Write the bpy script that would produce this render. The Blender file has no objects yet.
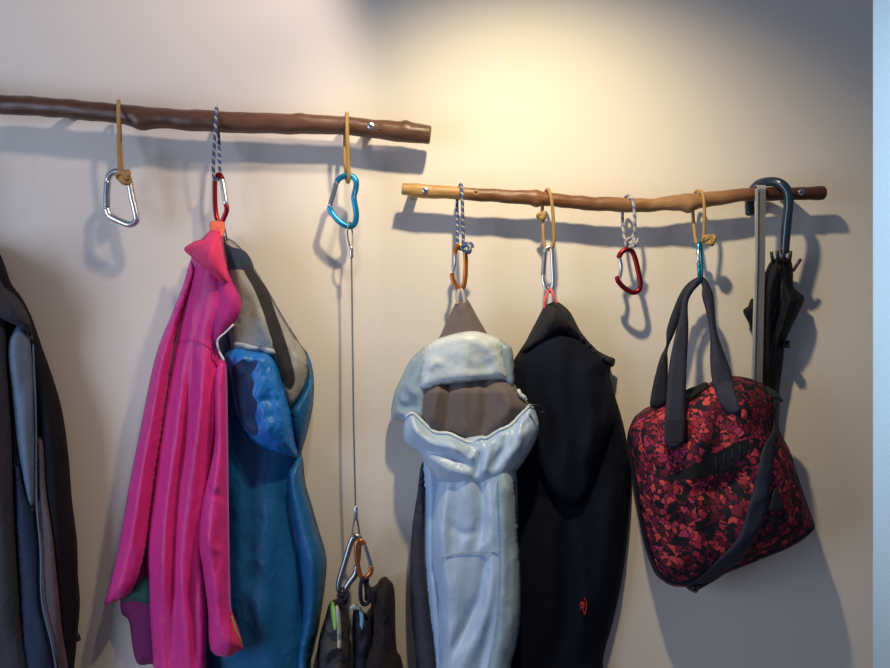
import bpy, bmesh, math, random
import numpy as np
from mathutils import Vector, noise
from mathutils.geometry import delaunay_2d_cdt

random.seed(4)
S = bpy.context.scene
COL = S.collection
D, F, ZC = 1.26, 741.0, 1.35          # camera distance from wall, focal length in px, camera height
CX, CY = 445.0, 334.0


def P(px, py, d):
    """point that stands d metres off the back wall"""
    t = (D - d) / F
    return Vector(((px - CX) * t, -d, ZC + (CY - py) * t))


# ------------------------------------------------------------------ materials
def new_mat(name):
    m = bpy.data.materials.new(name)
    m.use_nodes = True
    nt = m.node_tree
    return m, nt, nt.nodes['Principled BSDF']


def link(nt, a, b):
    nt.links.new(a, b)


def cloth_mat(name, col, rough=0.75, sheen=0.25, weave=1400.0, bump=0.12, var=0.12, spec=0.3, tint=None, crinkle=0.0, cs=(26, 11)):
    m, nt, b = new_mat(name)
    tc = nt.nodes.new('ShaderNodeTexCoord')
    n = nt.nodes.new('ShaderNodeTexNoise')
    n.inputs['Scale'].default_value = 22
    n.inputs['Detail'].default_value = 4
    link(nt, tc.outputs['Object'], n.inputs['Vector'])
    mix = nt.nodes.new('ShaderNodeMix')
    mix.data_type = 'RGBA'
    c = Vector(col)
    lo = c * (1 - var)
    hi = c * (1 + var)
    mix.inputs['A'].default_value = (*lo, 1)
    mix.inputs['B'].default_value = (*hi, 1)
    link(nt, n.outputs['Fac'], mix.inputs['Factor'])
    link(nt, mix.outputs['Result'], b.inputs['Base Color'])
    b.inputs['Roughness'].default_value = rough
    b.inputs['Specular IOR Level'].default_value = spec
    b.inputs['Sheen Weight'].default_value = sheen
    b.inputs['Sheen Roughness'].default_value = 0.5
    b.inputs['Sheen Tint'].default_value = (*(tint or [min(1, x * 1.6 + .08) for x in col]), 1)
    n2 = nt.nodes.new('ShaderNodeTexNoise')
    n2.inputs['Scale'].default_value = weave
    n2.inputs['Detail'].default_value = 1
    link(nt, tc.outputs['Object'], n2.inputs['Vector'])
    n3 = nt.nodes.new('ShaderNodeTexNoise')
    n3.inputs['Scale'].default_value = 60
    n3.inputs['Detail'].default_value = 3
    link(nt, tc.outputs['Object'], n3.inputs['Vector'])
    add = nt.nodes.new('ShaderNodeMath')
    add.operation = 'ADD'
    sc = nt.nodes.new('ShaderNodeMath')
    sc.operation = 'MULTIPLY'
    sc.inputs[1].default_value = 0.1
    link(nt, n2.outputs['Fac'], sc.inputs[0])
    link(nt, sc.outputs[0], add.inputs[0])
    link(nt, n3.outputs['Fac'], add.inputs[1])
    bp = nt.nodes.new('ShaderNodeBump')
    bp.inputs['Strength'].default_value = bump
    bp.inputs['Distance'].default_value = 0.01
    link(nt, add.outputs[0], bp.inputs['Height'])
    if crinkle:                                     # sharp irregular creases of a stiff shell fabric
        def ridge(scale, sx, sz, off):
            mp = nt.nodes.new('ShaderNodeMapping')
            mp.inputs['Scale'].default_value = (sx, sx, sz)
            mp.inputs['Location'].default_value = (off, off, off)
            mp.inputs['Rotation'].default_value = (0, .25 * (1 if off > 2 else -1), 0)
            link(nt, tc.outputs['Object'], mp.inputs['Vector'])
            nn = nt.nodes.new('ShaderNodeTexNoise')
            nn.inputs['Scale'].default_value = scale
            nn.inputs['Detail'].default_value = 1.5
            nn.inputs['Distortion'].default_value = .35
            link(nt, mp.outputs['Vector'], nn.inputs['Vector'])
            s1 = nt.nodes.new('ShaderNodeMath')
            s1.operation = 'SUBTRACT'
            s1.inputs[1].default_value = .5
            link(nt, nn.outputs['Fac'], s1.inputs[0])
            s2 = nt.nodes.new('ShaderNodeMath')
            s2.operation = 'ABSOLUTE'
            link(nt, s1.outputs[0], s2.inputs[0])
            return s2.outputs[0]
        a1 = ridge(1.0, cs[0], cs[1], 1.3)
        a2 = ridge(2.1, cs[0], cs[1], 4.7)
        mad = nt.nodes.new('ShaderNodeMath')
        mad.operation = 'MULTIPLY_ADD'
        mad.inputs[1].default_value = .45
        link(nt, a2, mad.inputs[0])
        link(nt, a1, mad.inputs[2])
        b2 = nt.nodes.new('ShaderNodeBump')
        b2.invert = True
        b2.inputs['Strength'].default_value = crinkle
        b2.inputs['Distance'].default_value = .022
        link(nt, mad.outputs[0], b2.inputs['Height'])
        link(nt, bp.outputs['Normal'], b2.inputs['Normal'])
        bp = b2
    link(nt, bp.outputs['Normal'], b.inputs['Normal'])
    return m


def plain_mat(name, col, rough=0.5, metal=0.0, bump=0.0, bscale=200, spec=0.5, coat=0.0):
    m, nt, b = new_mat(name)
    tc = nt.nodes.new('ShaderNodeTexCoord')
    n = nt.nodes.new('ShaderNodeTexNoise')
    n.inputs['Scale'].default_value = bscale
    n.inputs['Detail'].default_value = 3
    link(nt, tc.outputs['Object'], n.inputs['Vector'])
    r = nt.nodes.new('ShaderNodeValToRGB')
    c = Vector(col)
    r.color_ramp.elements[0].color = (*(c * .88), 1)
    r.color_ramp.elements[1].color = (*(c * 1.1), 1)
    link(nt, n.outputs['Fac'], r.inputs['Fac'])
    link(nt, r.outputs['Color'], b.inputs['Base Color'])
    b.inputs['Roughness'].default_value = rough
    b.inputs['Metallic'].default_value = metal
    b.inputs['Specular IOR Level'].default_value = spec
    b.inputs['Coat Weight'].default_value = coat
    if bump:
        bp = nt.nodes.new('ShaderNodeBump')
        bp.inputs['Strength'].default_value = bump
        bp.inputs['Distance'].default_value = 0.002
        link(nt, n.outputs['Fac'], bp.inputs['Height'])
        link(nt, bp.outputs['Normal'], b.inputs['Normal'])
    return m


def cord_mat(name, ca, cb, cc=None, freq=90.0):
    """braided cord; UV.x = metres along the cord, UV.y = turn around it"""
    m, nt, b = new_mat(name)
    uv = nt.nodes.new('ShaderNodeUVMap')
    sep = nt.nodes.new('ShaderNodeSeparateXYZ')
    link(nt, uv.outputs['UV'], sep.inputs[0])

    def math_(op, a, bb):
        n = nt.nodes.new('ShaderNodeMath')
        n.operation = op
        for i, v in enumerate((a, bb)):
            if isinstance(v, (int, float)):
                n.inputs[i].default_value = v
            else:
                link(nt, v, n.inputs[i])
        return n.outputs[0]
    along = math_('MULTIPLY', sep.outputs['X'], freq)
    s = math_('FRACT', math_('ADD', along, sep.outputs['Y']), 0.0)
    ramp = nt.nodes.new('ShaderNodeValToRGB')
    ramp.color_ramp.interpolation = 'CONSTANT'
    e = ramp.color_ramp.elements
    e[0].position = 0
    e[0].color = (*ca, 1)
    e[1].position = .58
    e[1].color = (*cb, 1)
    if cc:
        x = e.new(.82)
        x.color = (*cc, 1)
    link(nt, s, ramp.inputs['Fac'])
    link(nt, ramp.outputs['Color'], b.inputs['Base Color'])
    b.inputs['Roughness'].default_value = .8
    fine = math_('SINE', math_('ADD', math_('MULTIPLY', sep.outputs['X'], 5000.0), math_('MULTIPLY', sep.outputs['Y'], 12.56)), 0.0)
    bp = nt.nodes.new('ShaderNodeBump')
    bp.inputs['Strength'].default_value = .35
    bp.inputs['Distance'].default_value = .001
    link(nt, fine, bp.inputs['Height'])
    link(nt, bp.outputs['Normal'], b.inputs['Normal'])
    return m


def bark_mat(name, stops, rough=.38, var=.35):
    """UV.x runs 0..1 along the branch"""
    m, nt, b = new_mat(name)
    uv = nt.nodes.new('ShaderNodeUVMap')
    sep = nt.nodes.new('ShaderNodeSeparateXYZ')
    link(nt, uv.outputs['UV'], sep.inputs[0])
    tc = nt.nodes.new('ShaderNodeTexCoord')
    mp = nt.nodes.new('ShaderNodeMapping')
    mp.inputs['Scale'].default_value = (9, 60, 60)
    link(nt, tc.outputs['Object'], mp.inputs['Vector'])
    n = nt.nodes.new('ShaderNodeTexNoise')
    n.inputs['Scale'].default_value = 2.2
    n.inputs['Detail'].default_value = 6
    n.inputs['Roughness'].default_value = .65
    link(nt, mp.outputs['Vector'], n.inputs['Vector'])
    a = nt.nodes.new('ShaderNodeMath')
    a.operation = 'MULTIPLY_ADD'
    a.inputs[1].default_value = .09
    a.inputs[2].default_value = -.045
    link(nt, n.outputs['Fac'], a.inputs[0])
    s = nt.nodes.new('ShaderNodeMath')
    s.operation = 'ADD'
    link(nt, a.outputs[0], s.inputs[0])
    link(nt, sep.outputs['X'], s.inputs[1])
    r = nt.nodes.new('ShaderNodeValToRGB')
    e = r.color_ramp.elements
    while len(e) > 1:
        e.remove(e[-1])
    e[0].position, e[0].color = stops[0][0], (*stops[0][1], 1)
    for p, c in stops[1:]:
        x = e.new(p)
        x.color = (*c, 1)
    link(nt, s.outputs[0], r.inputs['Fac'])
    r2 = nt.nodes.new('ShaderNodeValToRGB')
    r2.color_ramp.elements[0].position = .3
    r2.color_ramp.elements[0].color = (1 - var, 1 - var, 1 - var, 1)
    r2.color_ramp.elements[1].position = .7
    r2.color_ramp.elements[1].color = (1 + var * .4, 1 + var * .4, 1 + var * .4, 1)
    link(nt, n.outputs['Fac'], r2.inputs['Fac'])
    mx = nt.nodes.new('ShaderNodeMix')
    mx.data_type = 'RGBA'
    mx.blend_type = 'MULTIPLY'
    mx.inputs['Factor'].default_value = 1
    link(nt, r.outputs['Color'], mx.inputs['A'])
    link(nt, r2.outputs['Color'], mx.inputs['B'])
    link(nt, mx.outputs['Result'], b.inputs['Base Color'])
    b.inputs['Roughness'].default_value = rough
    bp = nt.nodes.new('ShaderNodeBump')
    bp.inputs['Strength'].default_value = .35
    bp.inputs['Distance'].default_value = .003
    link(nt, n.outputs['Fac'], bp.inputs['Height'])
    link(nt, bp.outputs['Normal'], b.inputs['Normal'])
    return m


def wall_mat(name, col):
    m, nt, b = new_mat(name)
    tc = nt.nodes.new('ShaderNodeTexCoord')
    n = nt.nodes.new('ShaderNodeTexNoise')
    n.inputs['Scale'].default_value = 3
    n.inputs['Detail'].default_value = 5
    link(nt, tc.outputs['Object'], n.inputs['Vector'])
    r = nt.nodes.new('ShaderNodeValToRGB')
    c = Vector(col)
    r.color_ramp.elements[0].color = (*(c * .96), 1)
    r.color_ramp.elements[1].color = (*(c * 1.03), 1)
    link(nt, n.outputs['Fac'], r.inputs['Fac'])
    link(nt, r.outputs['Color'], b.inputs['Base Color'])
    b.inputs['Roughness'].default_value = .85
    b.inputs['Specular IOR Level'].default_value = .2
    # woven wallpaper: fine horizontal and vertical threads
    mp = nt.nodes.new('ShaderNodeMapping')
    mp.inputs['Scale'].default_value = (260, 1, 90)
    link(nt, tc.outputs['Object'], mp.inputs['Vector'])
    w = nt.nodes.new('ShaderNodeTexNoise')
    w.inputs['Scale'].default_value = 1.0
    w.inputs['Detail'].default_value = 2
    link(nt, mp.outputs['Vector'], w.inputs['Vector'])
    bp = nt.nodes.new('ShaderNodeBump')
    bp.inputs['Strength'].default_value = .08
    bp.inputs['Distance'].default_value = .002
    link(nt, w.outputs['Fac'], bp.inputs['Height'])
    link(nt, bp.outputs['Normal'], b.inputs['Normal'])
    return m


def leaf_print_mat(name):
    """red and salmon leaf shapes scattered on black cloth"""
    m, nt, b = new_mat(name)
    tc = nt.nodes.new('ShaderNodeTexCoord')
    nz = nt.nodes.new('ShaderNodeTexNoise')
    nz.inputs['Scale'].default_value = 70
    nz.inputs['Detail'].default_value = 2
    link(nt, tc.outputs['Object'], nz.inputs['Vector'])
    mixv = nt.nodes.new('ShaderNodeMix')
    mixv.data_type = 'VECTOR'
    mixv.inputs['Factor'].default_value = .020
    link(nt, tc.outputs['Object'], mixv.inputs['A'])
    link(nt, nz.outputs['Color'], mixv.inputs['B'])
    v = nt.nodes.new('ShaderNodeTexVoronoi')
    v.feature = 'F1'
    v.inputs['Scale'].default_value = 100
    link(nt, mixv.outputs['Result'], v.inputs['Vector'])
    ve = nt.nodes.new('ShaderNodeTexVoronoi')
    ve.feature = 'DISTANCE_TO_EDGE'
    ve.inputs['Scale'].default_value = 100
    link(nt, mixv.outputs['Result'], ve.inputs['Vector'])
    sep = nt.nodes.new('ShaderNodeSeparateColor')
    link(nt, v.outputs['Color'], sep.inputs[0])
    big = nt.nodes.new('ShaderNodeTexNoise')
    big.inputs['Scale'].default_value = 13
    big.inputs['Detail'].default_value = 2
    link(nt, tc.outputs['Object'], big.inputs['Vector'])
    ad = nt.nodes.new('ShaderNodeMath')
    ad.operation = 'MULTIPLY_ADD'
    ad.inputs[1].default_value = 1.5
    ad.inputs[2].default_value = -.78
    link(nt, big.outputs['Fac'], ad.inputs[0])
    sm = nt.nodes.new('ShaderNodeMath')
    sm.operation = 'ADD'
    link(nt, ad.outputs[0], sm.inputs[0])
    link(nt, sep.outputs[0], sm.inputs[1])
    r = nt.nodes.new('ShaderNodeValToRGB')
    r.color_ramp.interpolation = 'CONSTANT'
    e = r.color_ramp.elements
    e[0].position, e[0].color = 0, (.010, .008, .014, 1)
    e[1].position, e[1].color = .22, (.09, .010, .022, 1)
    for p, c in ((.38, (.17, .012, .032)), (.55, (.34, .024, .05)), (.78, (.56, .065, .07)), (.93, (.40, .035, .10))):
        x = e.new(p)
        x.color = (*c, 1)
    link(nt, sm.outputs[0], r.inputs['Fac'])
    er = nt.nodes.new('ShaderNodeValToRGB')
    er.color_ramp.elements[0].position = .05
    er.color_ramp.elements[1].position = .10
    link(nt, ve.outputs['Distance'], er.inputs['Fac'])
    mx = nt.nodes.new('ShaderNodeMix')
    mx.data_type = 'RGBA'
    mx.inputs['A'].default_value = (.010, .008, .016, 1)
    link(nt, er.outputs['Color'], mx.inputs['Factor'])
    link(nt, r.outputs['Color'], mx.inputs['B'])
    link(nt, mx.outputs['Result'], b.inputs['Base Color'])
    b.inputs['Roughness'].default_value = .8
    b.inputs['Specular IOR Level'].default_value = .25
    return m


M = {}
M['wall'] = wall_mat('woven_cream_wallpaper', (.76, .70, .62))
M['far_wall'] = wall_mat('white_paint', (.82, .84, .86))
M['floor'] = plain_mat('wood_floor', (.30, .20, .12), .5, bscale=12)
M['tan'] = plain_mat('tan_cord', (.43, .26, .085), .8, bump=.5, bscale=900)
M['blue_cord'] = cord_mat('blue_cord', (.05, .09, .28), (.55, .52, .33), (.08, .12, .22), 95)
M['navy_cord'] = cord_mat('navy_cord', (.06, .08, .20), (.50, .50, .40), (.12, .17, .33), 80)
M['white_cord'] = cord_mat('white_cord', (.45, .44, .42), (.09, .12, .36), (.30, .22, .30), 75)
M['steel'] = plain_mat('steel', (.62, .62, .64), .28, 1.0, bscale=90)
M['dark_steel'] = plain_mat('dark_steel', (.38, .39, .42), .35, 1.0, bscale=90)
M['silver'] = plain_mat('brushed_silver', (.80, .80, .80), .30, 1.0, bscale=120)
M['red_metal'] = plain_mat('red_metal', (.28, .010, .020), .30, .75, bscale=60)
M['dark_red_metal'] = plain_mat('dark_red_metal', (.21, .008, .014), .30, .75, bscale=60)
M['blue_metal'] = plain_mat('blue_metal', (.02, .27, .52), .30, .7, bscale=60)
M['cyan_metal'] = plain_mat('cyan_metal', (.03, .33, .47), .28, .8, bscale=60)
M['orange_metal'] = plain_mat('orange_metal', (.58, .20, .04), .30, .8, bscale=60)
M['copper_metal'] = plain_mat('copper_metal', (.50, .17, .06), .30, .8, bscale=60)
M['zinc'] = plain_mat('zinc_screw', (.75, .76, .78), .3, 1.0)
M['knot'] = plain_mat('knot_wood', (.055, .030, .018), .6)
M['cut_dark'] = plain_mat('cut_end_brown', (.17, .085, .045), .6, bscale=150)
M['cut_light'] = plain_mat('cut_end_tan', (.50, .31, .13), .6, bscale=150)
M['spacer'] = plain_mat('spacer_wood', (.35, .28, .2), .6)
M['left_bark'] = bark_mat('varnished_dark_bark', [(0, (.095, .048, .032)), (.55, (.115, .053, .032)), (.75, (.145, .066, .036)), (1, (.135, .07, .042))], .36)
M['right_bark'] = bark_mat('part_peeled_bark', [(0, (.55, .31, .10)), (.135, (.50, .27, .09)), (.17, (.18, .075, .030)), (.33, (.22, .085, .035)),
                                               (.46, (.20, .085, .04)), (.54, (.30, .15, .06)), (.62, (.36, .20, .085)), (.74, (.36, .19, .085)), (.80, (.25, .11, .05)), (.86, (.085, .03, .022)), (1, (.075, .026, .02))], .42)
M['pink'] = cloth_mat('pink_shell', (.70, .026, .235), .5, .35, tint=(.75, .25, .8), spec=.4, crinkle=.28, cs=(24, 10))
M['salmon'] = cloth_mat('salmon_facing', (.76, .04, .16), .65, .2, crinkle=.2)
M['magenta'] = cloth_mat('magenta_lining', (.46, .02, .20), .7, .2)
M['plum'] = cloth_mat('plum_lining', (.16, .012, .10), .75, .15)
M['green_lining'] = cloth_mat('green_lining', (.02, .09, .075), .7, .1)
M['coral'] = cloth_mat('coral_tape', (.78, .17, .10), .7, .2)
M['piping'] = plain_mat('white_piping', (.75, .75, .78), .5)
M['lime'] = cloth_mat('lime_edge', (.25, .55, .12), .6, .1)
M['blue'] = cloth_mat('teal_blue_shell', (.006, .105, .27), .5, .05, spec=.4, crinkle=.4, cs=(16, 9))
M['bright_blue'] = cloth_mat('bright_blue_shell', (.008, .15, .50), .45, .05, spec=.4, crinkle=.6, cs=(26, 16))
M['brim_shade'] = cloth_mat('brim_shade_blue', (.004, .030, .10), .6, .05)  # brim blue darkened, so the recess shade is in the colour
M['navy'] = cloth_mat('navy_cloth', (.012, .024, .06), .7, .15)
M['grey_lining'] = cloth_mat('grey_lining', (.27, .265, .25), .6, .15, crinkle=.5, cs=(24, 10))
M['light_grey'] = cloth_mat('pale_grey_tape', (.36, .40, .46), .6, .2)
M['faded'] = cloth_mat('faded_grey_lining', (.29, .31, .33), .65, .1, var=.3)
M['near_black'] = cloth_mat('near_black_mesh', (.018, .018, .022), .8, .08)
M['black'] = cloth_mat('black_cloth', (.008, .008, .0115), .85, .02, spec=.15, crinkle=.3, cs=(16, 6))
M['char'] = cloth_mat('charcoal_cloth', (.036, .037, .045), .75, .08, crinkle=.4, cs=(20, 7))
M['brown_grey'] = cloth_mat('brown_grey_cloth', (.095, .070, .075), .75, .15)
M['steel_blue'] = cloth_mat('steel_blue_cloth', (.12, .17, .25), .6, .2)
M['ice'] = cloth_mat('pale_ice_blue_shell', (.64, .72, .75), .38, .1, spec=.5, bump=.04, crinkle=.32, cs=(17, 14))
M['sky'] = cloth_mat('light_blue_shell', (.40, .56, .78), .36, .1, spec=.5, bump=.04, crinkle=.30, cs=(19, 7))
M['mid_ice'] = cloth_mat('soft_ice_blue_shell', (.45, .59, .755), .36, .1, spec=.5, bump=.04, crinkle=.30, cs=(19, 9))
M['grey_ice'] = cloth_mat('blue_grey_shell', (.30, .40, .46), .4, .1, spec=.45, bump=.04, crinkle=.35, cs=(18, 9))
M['taupe'] = cloth_mat('taupe_lining', (.150, .122, .115), .8, .15, crinkle=.3, cs=(22, 8))
M['slate'] = cloth_mat('dark_slate_cloth', (.042, .042, .062), .75, .15)
M['tape_grey'] = cloth_mat('grey_tape', (.38, .36, .34), .7, .1)
M['black_navy'] = cloth_mat('navy_black_cloth', (.0062, .0088, .019), .85, .02, spec=.15, crinkle=.35, cs=(14, 7))
M['black_hood'] = cloth_mat('black_hood_cloth', (.022, .021, .026), .85, .05, spec=.2, crinkle=.3)
M['pink_tape'] = cloth_mat('coral_pink_tape', (.80, .12, .15), .6, .2)
M['red_thread'] = plain_mat('red_thread', (.50, .03, .03), .7)
M['leaf'] = leaf_print_mat('red_leaf_print')
M['strap'] = cloth_mat('dark_webbing', (.022, .025, .046), .75, .08, weave=2500, bump=.08)
M['strap_dark'] = cloth_mat('black_webbing', (.014, .015, .025), .75, .08)
M['inside'] = cloth_mat('dark_inside', (.006, .007, .010), .9, .0)
M['umbrella'] = cloth_mat('black_umbrella_cloth', (.0055, .0065, .010), .7, .0, spec=.2, crinkle=.6, cs=(40, 9))
M['handle'] = plain_mat('dark_teal_handle', (.012, .026, .045), .25, 0, coat=.4)
M['plastic'] = plain_mat('black_plastic', (.012, .012, .014), .4)
M['strip'] = plain_mat('grey_metal_strip', (.30, .29, .27), .45, .6, bscale=40)
M['strip_edge'] = plain_mat('pale_metal_edge', (.62, .62, .60), .4, .6, bscale=40)
M['wire'] = plain_mat('wire_cable', (.24, .24, .25), .4, .8, bscale=1500, bump=.4)
M['bag_grey'] = cloth_mat('dark_grey_pouch', (.055, .052, .058), .7, .1, crinkle=.6, cs=(24, 30))
M['dark_brown'] = cloth_mat('dark_brown_pouch', (.020, .014, .014), .85, .04, crinkle=.6, cs=(30, 18))
M['white_trim'] = cloth_mat('off_white_trim', (.42, .43, .42), .7, .1)
M['pale_blue'] = cloth_mat('pale_blue_tab', (.22, .40, .62), .6, .1)


# ------------------------------------------------------------------ object helpers
class Thing:
    def __init__(self, name, label, cat, loc, group=None):
        o = bpy.data.objects.new(name, None)
        COL.objects.link(o)
        o.location = loc
        o.empty_display_size = .02
        o['label'] = label
        o['category'] = cat
        if group:
            o['group'] = group
        self.o = o
        self.loc = Vector(loc)


def part(thing, name, bm_or_data, mat, parent=None, label=None, smooth=True):
    """one mesh object under the thing (or under one of its parts)"""
    me = bpy.data.meshes.new(name)
    if isinstance(bm_or_data, bmesh.types.BMesh):
        bmesh.ops.recalc_face_normals(bm_or_data, faces=bm_or_data.faces)
        bm_or_data.to_mesh(me)
        bm_or_data.free()
    else:
        me.from_pydata(*bm_or_data)
    if thing is not None:
        me.transform(__import__('mathutils').Matrix.Translation(-thing.loc))
    if smooth:
        me.polygons.foreach_set('use_smooth', [True] * len(me.polygons))
    me.materials.append(M[mat])
    me.update()
    o = bpy.data.objects.new(name, me)
    COL.objects.link(o)
    if thing is not None:
        o.parent = parent or thing.o
    if label:
        o['label'] = label
    return o


def smooth_path(pts, n=6, closed=False):
    pts = [Vector(p) for p in pts]
    out = []
    m = len(pts)
    rng = range(m if closed else m - 1)
    for i in rng:
        p1, p2 = pts[i], pts[(i + 1) % m]
        p0 = pts[(i - 1) % m] if (closed or i > 0) else p1 * 2 - p2
        p3 = pts[(i + 2) % m] if (closed or i + 2 < m) else p2 * 2 - p1
        for k in range(n):
            t = k / n
            out.append(.5 * ((2 * p1) + (p2 - p0) * t + (2 * p0 - 5 * p1 + 4 * p2 - p3) * t * t + (3 * p1 - p0 - 3 * p2 + p3) * t ** 3))
    if not closed:
        out.append(pts[-1])
    return out


def tube(bm, path, r, segs=10, closed=False, norm_uv=False, cap=True, flat=1.0, capk=1.0):
    """swept round section with UV.x along it, UV.y around it; r is a number or a list"""
    uvl = bm.loops.layers.uv.verify()
    n = len(path)
    rad = r if isinstance(r, (list, tuple)) else [r] * n
    length = [0.0]
    for i in range(1, n):
        length.append(length[-1] + (path[i] - path[i - 1]).length)
    tot = length[-1] + ((path[0] - path[-1]).length if closed else 0)
    rings = []
    prev_n = None
    for i in range(n):
        a = path[(i - 1) % n] if (closed or i > 0) else path[i]
        b = path[(i + 1) % n] if (closed or i < n - 1) else path[i]
        t = (b - a)
        if t.length < 1e-9:
            t = Vector((0, 0, 1))
        t.normalize()
        if prev_n is None:
            ref = Vector((0, -1, 0)) if abs(t.y) < .9 else Vector((1, 0, 0))
            nn = (ref - t * ref.dot(t)).normalized()
        else:
            nn = prev_n - t * prev_n.dot(t)
            nn = nn.normalized() if nn.length > 1e-6 else prev_n
        prev_n = nn
        bb = t.cross(nn)
        ring = []
        for k in range(segs):
            an = 2 * math.pi * k / segs
            ring.append(bm.verts.new(path[i] + (nn * math.cos(an) * flat + bb * math.sin(an)) * rad[i]))
        rings.append(ring)
    cnt = n if closed else n - 1
    for i in range(cnt):
        j = (i + 1) % n
        # best twist match on closing ring
        off = 0
        if closed and j == 0:
            off = min(range(segs), key=lambda q: (rings[i][0].co - rings[0][q].co).length)
        u0 = length[i]
        u1 = length[i + 1] if i + 1 < n else tot
        if norm_uv:
            u0 /= tot
            u1 /= tot
        for k in range(segs):
            k2 = (k + 1) % segs
            f = bm.faces.new((rings[i][k], rings[i][k2], rings[j][(k2 + off) % segs], rings[j][(k + off) % segs]))
            for lp, uvv in zip(f.loops, ((u0, k / segs), (u0, (k + 1) / segs), (u1, (k + 1) / segs), (u1, k / segs))):
                lp[uvl].uv = uvv
    if cap and not closed:
        for ring, i, s in ((rings[0], 0, -1), (rings[-1], n - 1, 1)):
            j = 1 if s < 0 else n - 2
            t = (path[i] - path[j]).normalized()
            u = (0 if s < 0 else (1 if norm_uv else tot))
            c = bm.verts.new(path[i] + t * rad[i] * .45 * capk)
            inner = [bm.verts.new(path[i] + t * rad[i] * .33 * capk + (v.co - path[i]) * (.66 if capk > .5 else .93)) for v in ring]
            for k in range(segs):
                k2 = (k + 1) % segs
                for f in (bm.faces.new((ring[k], ring[k2], inner[k2], inner[k])), bm.faces.new((inner[k], inner[k2], c))):
                    for lp in f.loops:
                        lp[uvl].uv = (u, k / segs)


def tube_bm(path, r, segs=10, closed=False, **k):
    bm = bmesh.new()
    tube(bm, path, r, segs, closed, **k)
    return bm


def cyl_bm(a, b, r, segs=20, bevel=.0006):
    a, b = Vector(a), Vector(b)
    t = (b - a).normalized()
    L = (b - a).length
    bv = min(bevel, r * .4, L * .4)
    path = [a, a + t * 1e-5, a + t * bv, b - t * bv, b - t * 1e-5, b]
    bm = bmesh.new()
    tube(bm, path, [r * .02, r - bv, r, r, r - bv, r * .02], segs, cap=False)
    return bm


def box_bm(lo, hi, bevel=0.0):
    bm = bmesh.new()
    bmesh.ops.create_cube(bm, size=1)
    for v in bm.verts:
        v.co = Vector([lo[i] + (v.co[i] + .5) * (hi[i] - lo[i]) for i in range(3)])
    if bevel:
        bmesh.ops.bevel(bm, geom=bm.edges[:], offset=bevel, segments=2, affect='EDGES')
    return bm


# ------------------------------------------------------------------ cloth
def seg_dist(pts, poly, closed):
    """distance, signed side and nearest-segment parameter of every point to a polyline"""
    A = np.asarray(poly, float)
    B = np.roll(A, -1, 0) if closed else A[1:]
    if not closed:
        A = A[:-1]
    best = np.full(len(pts), 1e9)
    side = np.zeros(len(pts))
    along = np.zeros(len(pts))
    run = 0.0
    for a, b in zip(A, B):
        ab = b - a
        l2 = ab @ ab + 1e-9
        ap = pts - a
        t = np.clip((ap @ ab) / l2, 0, 1)
        d = np.hypot(*(ap - t[:, None] * ab).T)
        cr = ab[0] * ap[:, 1] - ab[1] * ap[:, 0]
        m = d < best
        best[m] = d[m]
        side[m] = np.sign(cr[m])
        along[m] = run + t[m] * math.sqrt(l2)
        run += math.sqrt(l2)
    if not closed:
        return best, side, along / max(run, 1e-6)
    return best, side


def inside(pts, poly):
    poly = np.asarray(poly)
    x, y = pts[:, 0], pts[:, 1]
    r = np.zeros(len(pts), bool)
    j = len(poly) - 1
    for i in range(len(poly)):
        xi, yi = poly[i]
        xj, yj = poly[j]
        c = ((yi > y) != (yj > y)) & (x < (xj - xi) * (y - yi) / (yj - yi + 1e-12) + xi)
        r ^= c
        j = i
    return r


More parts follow.
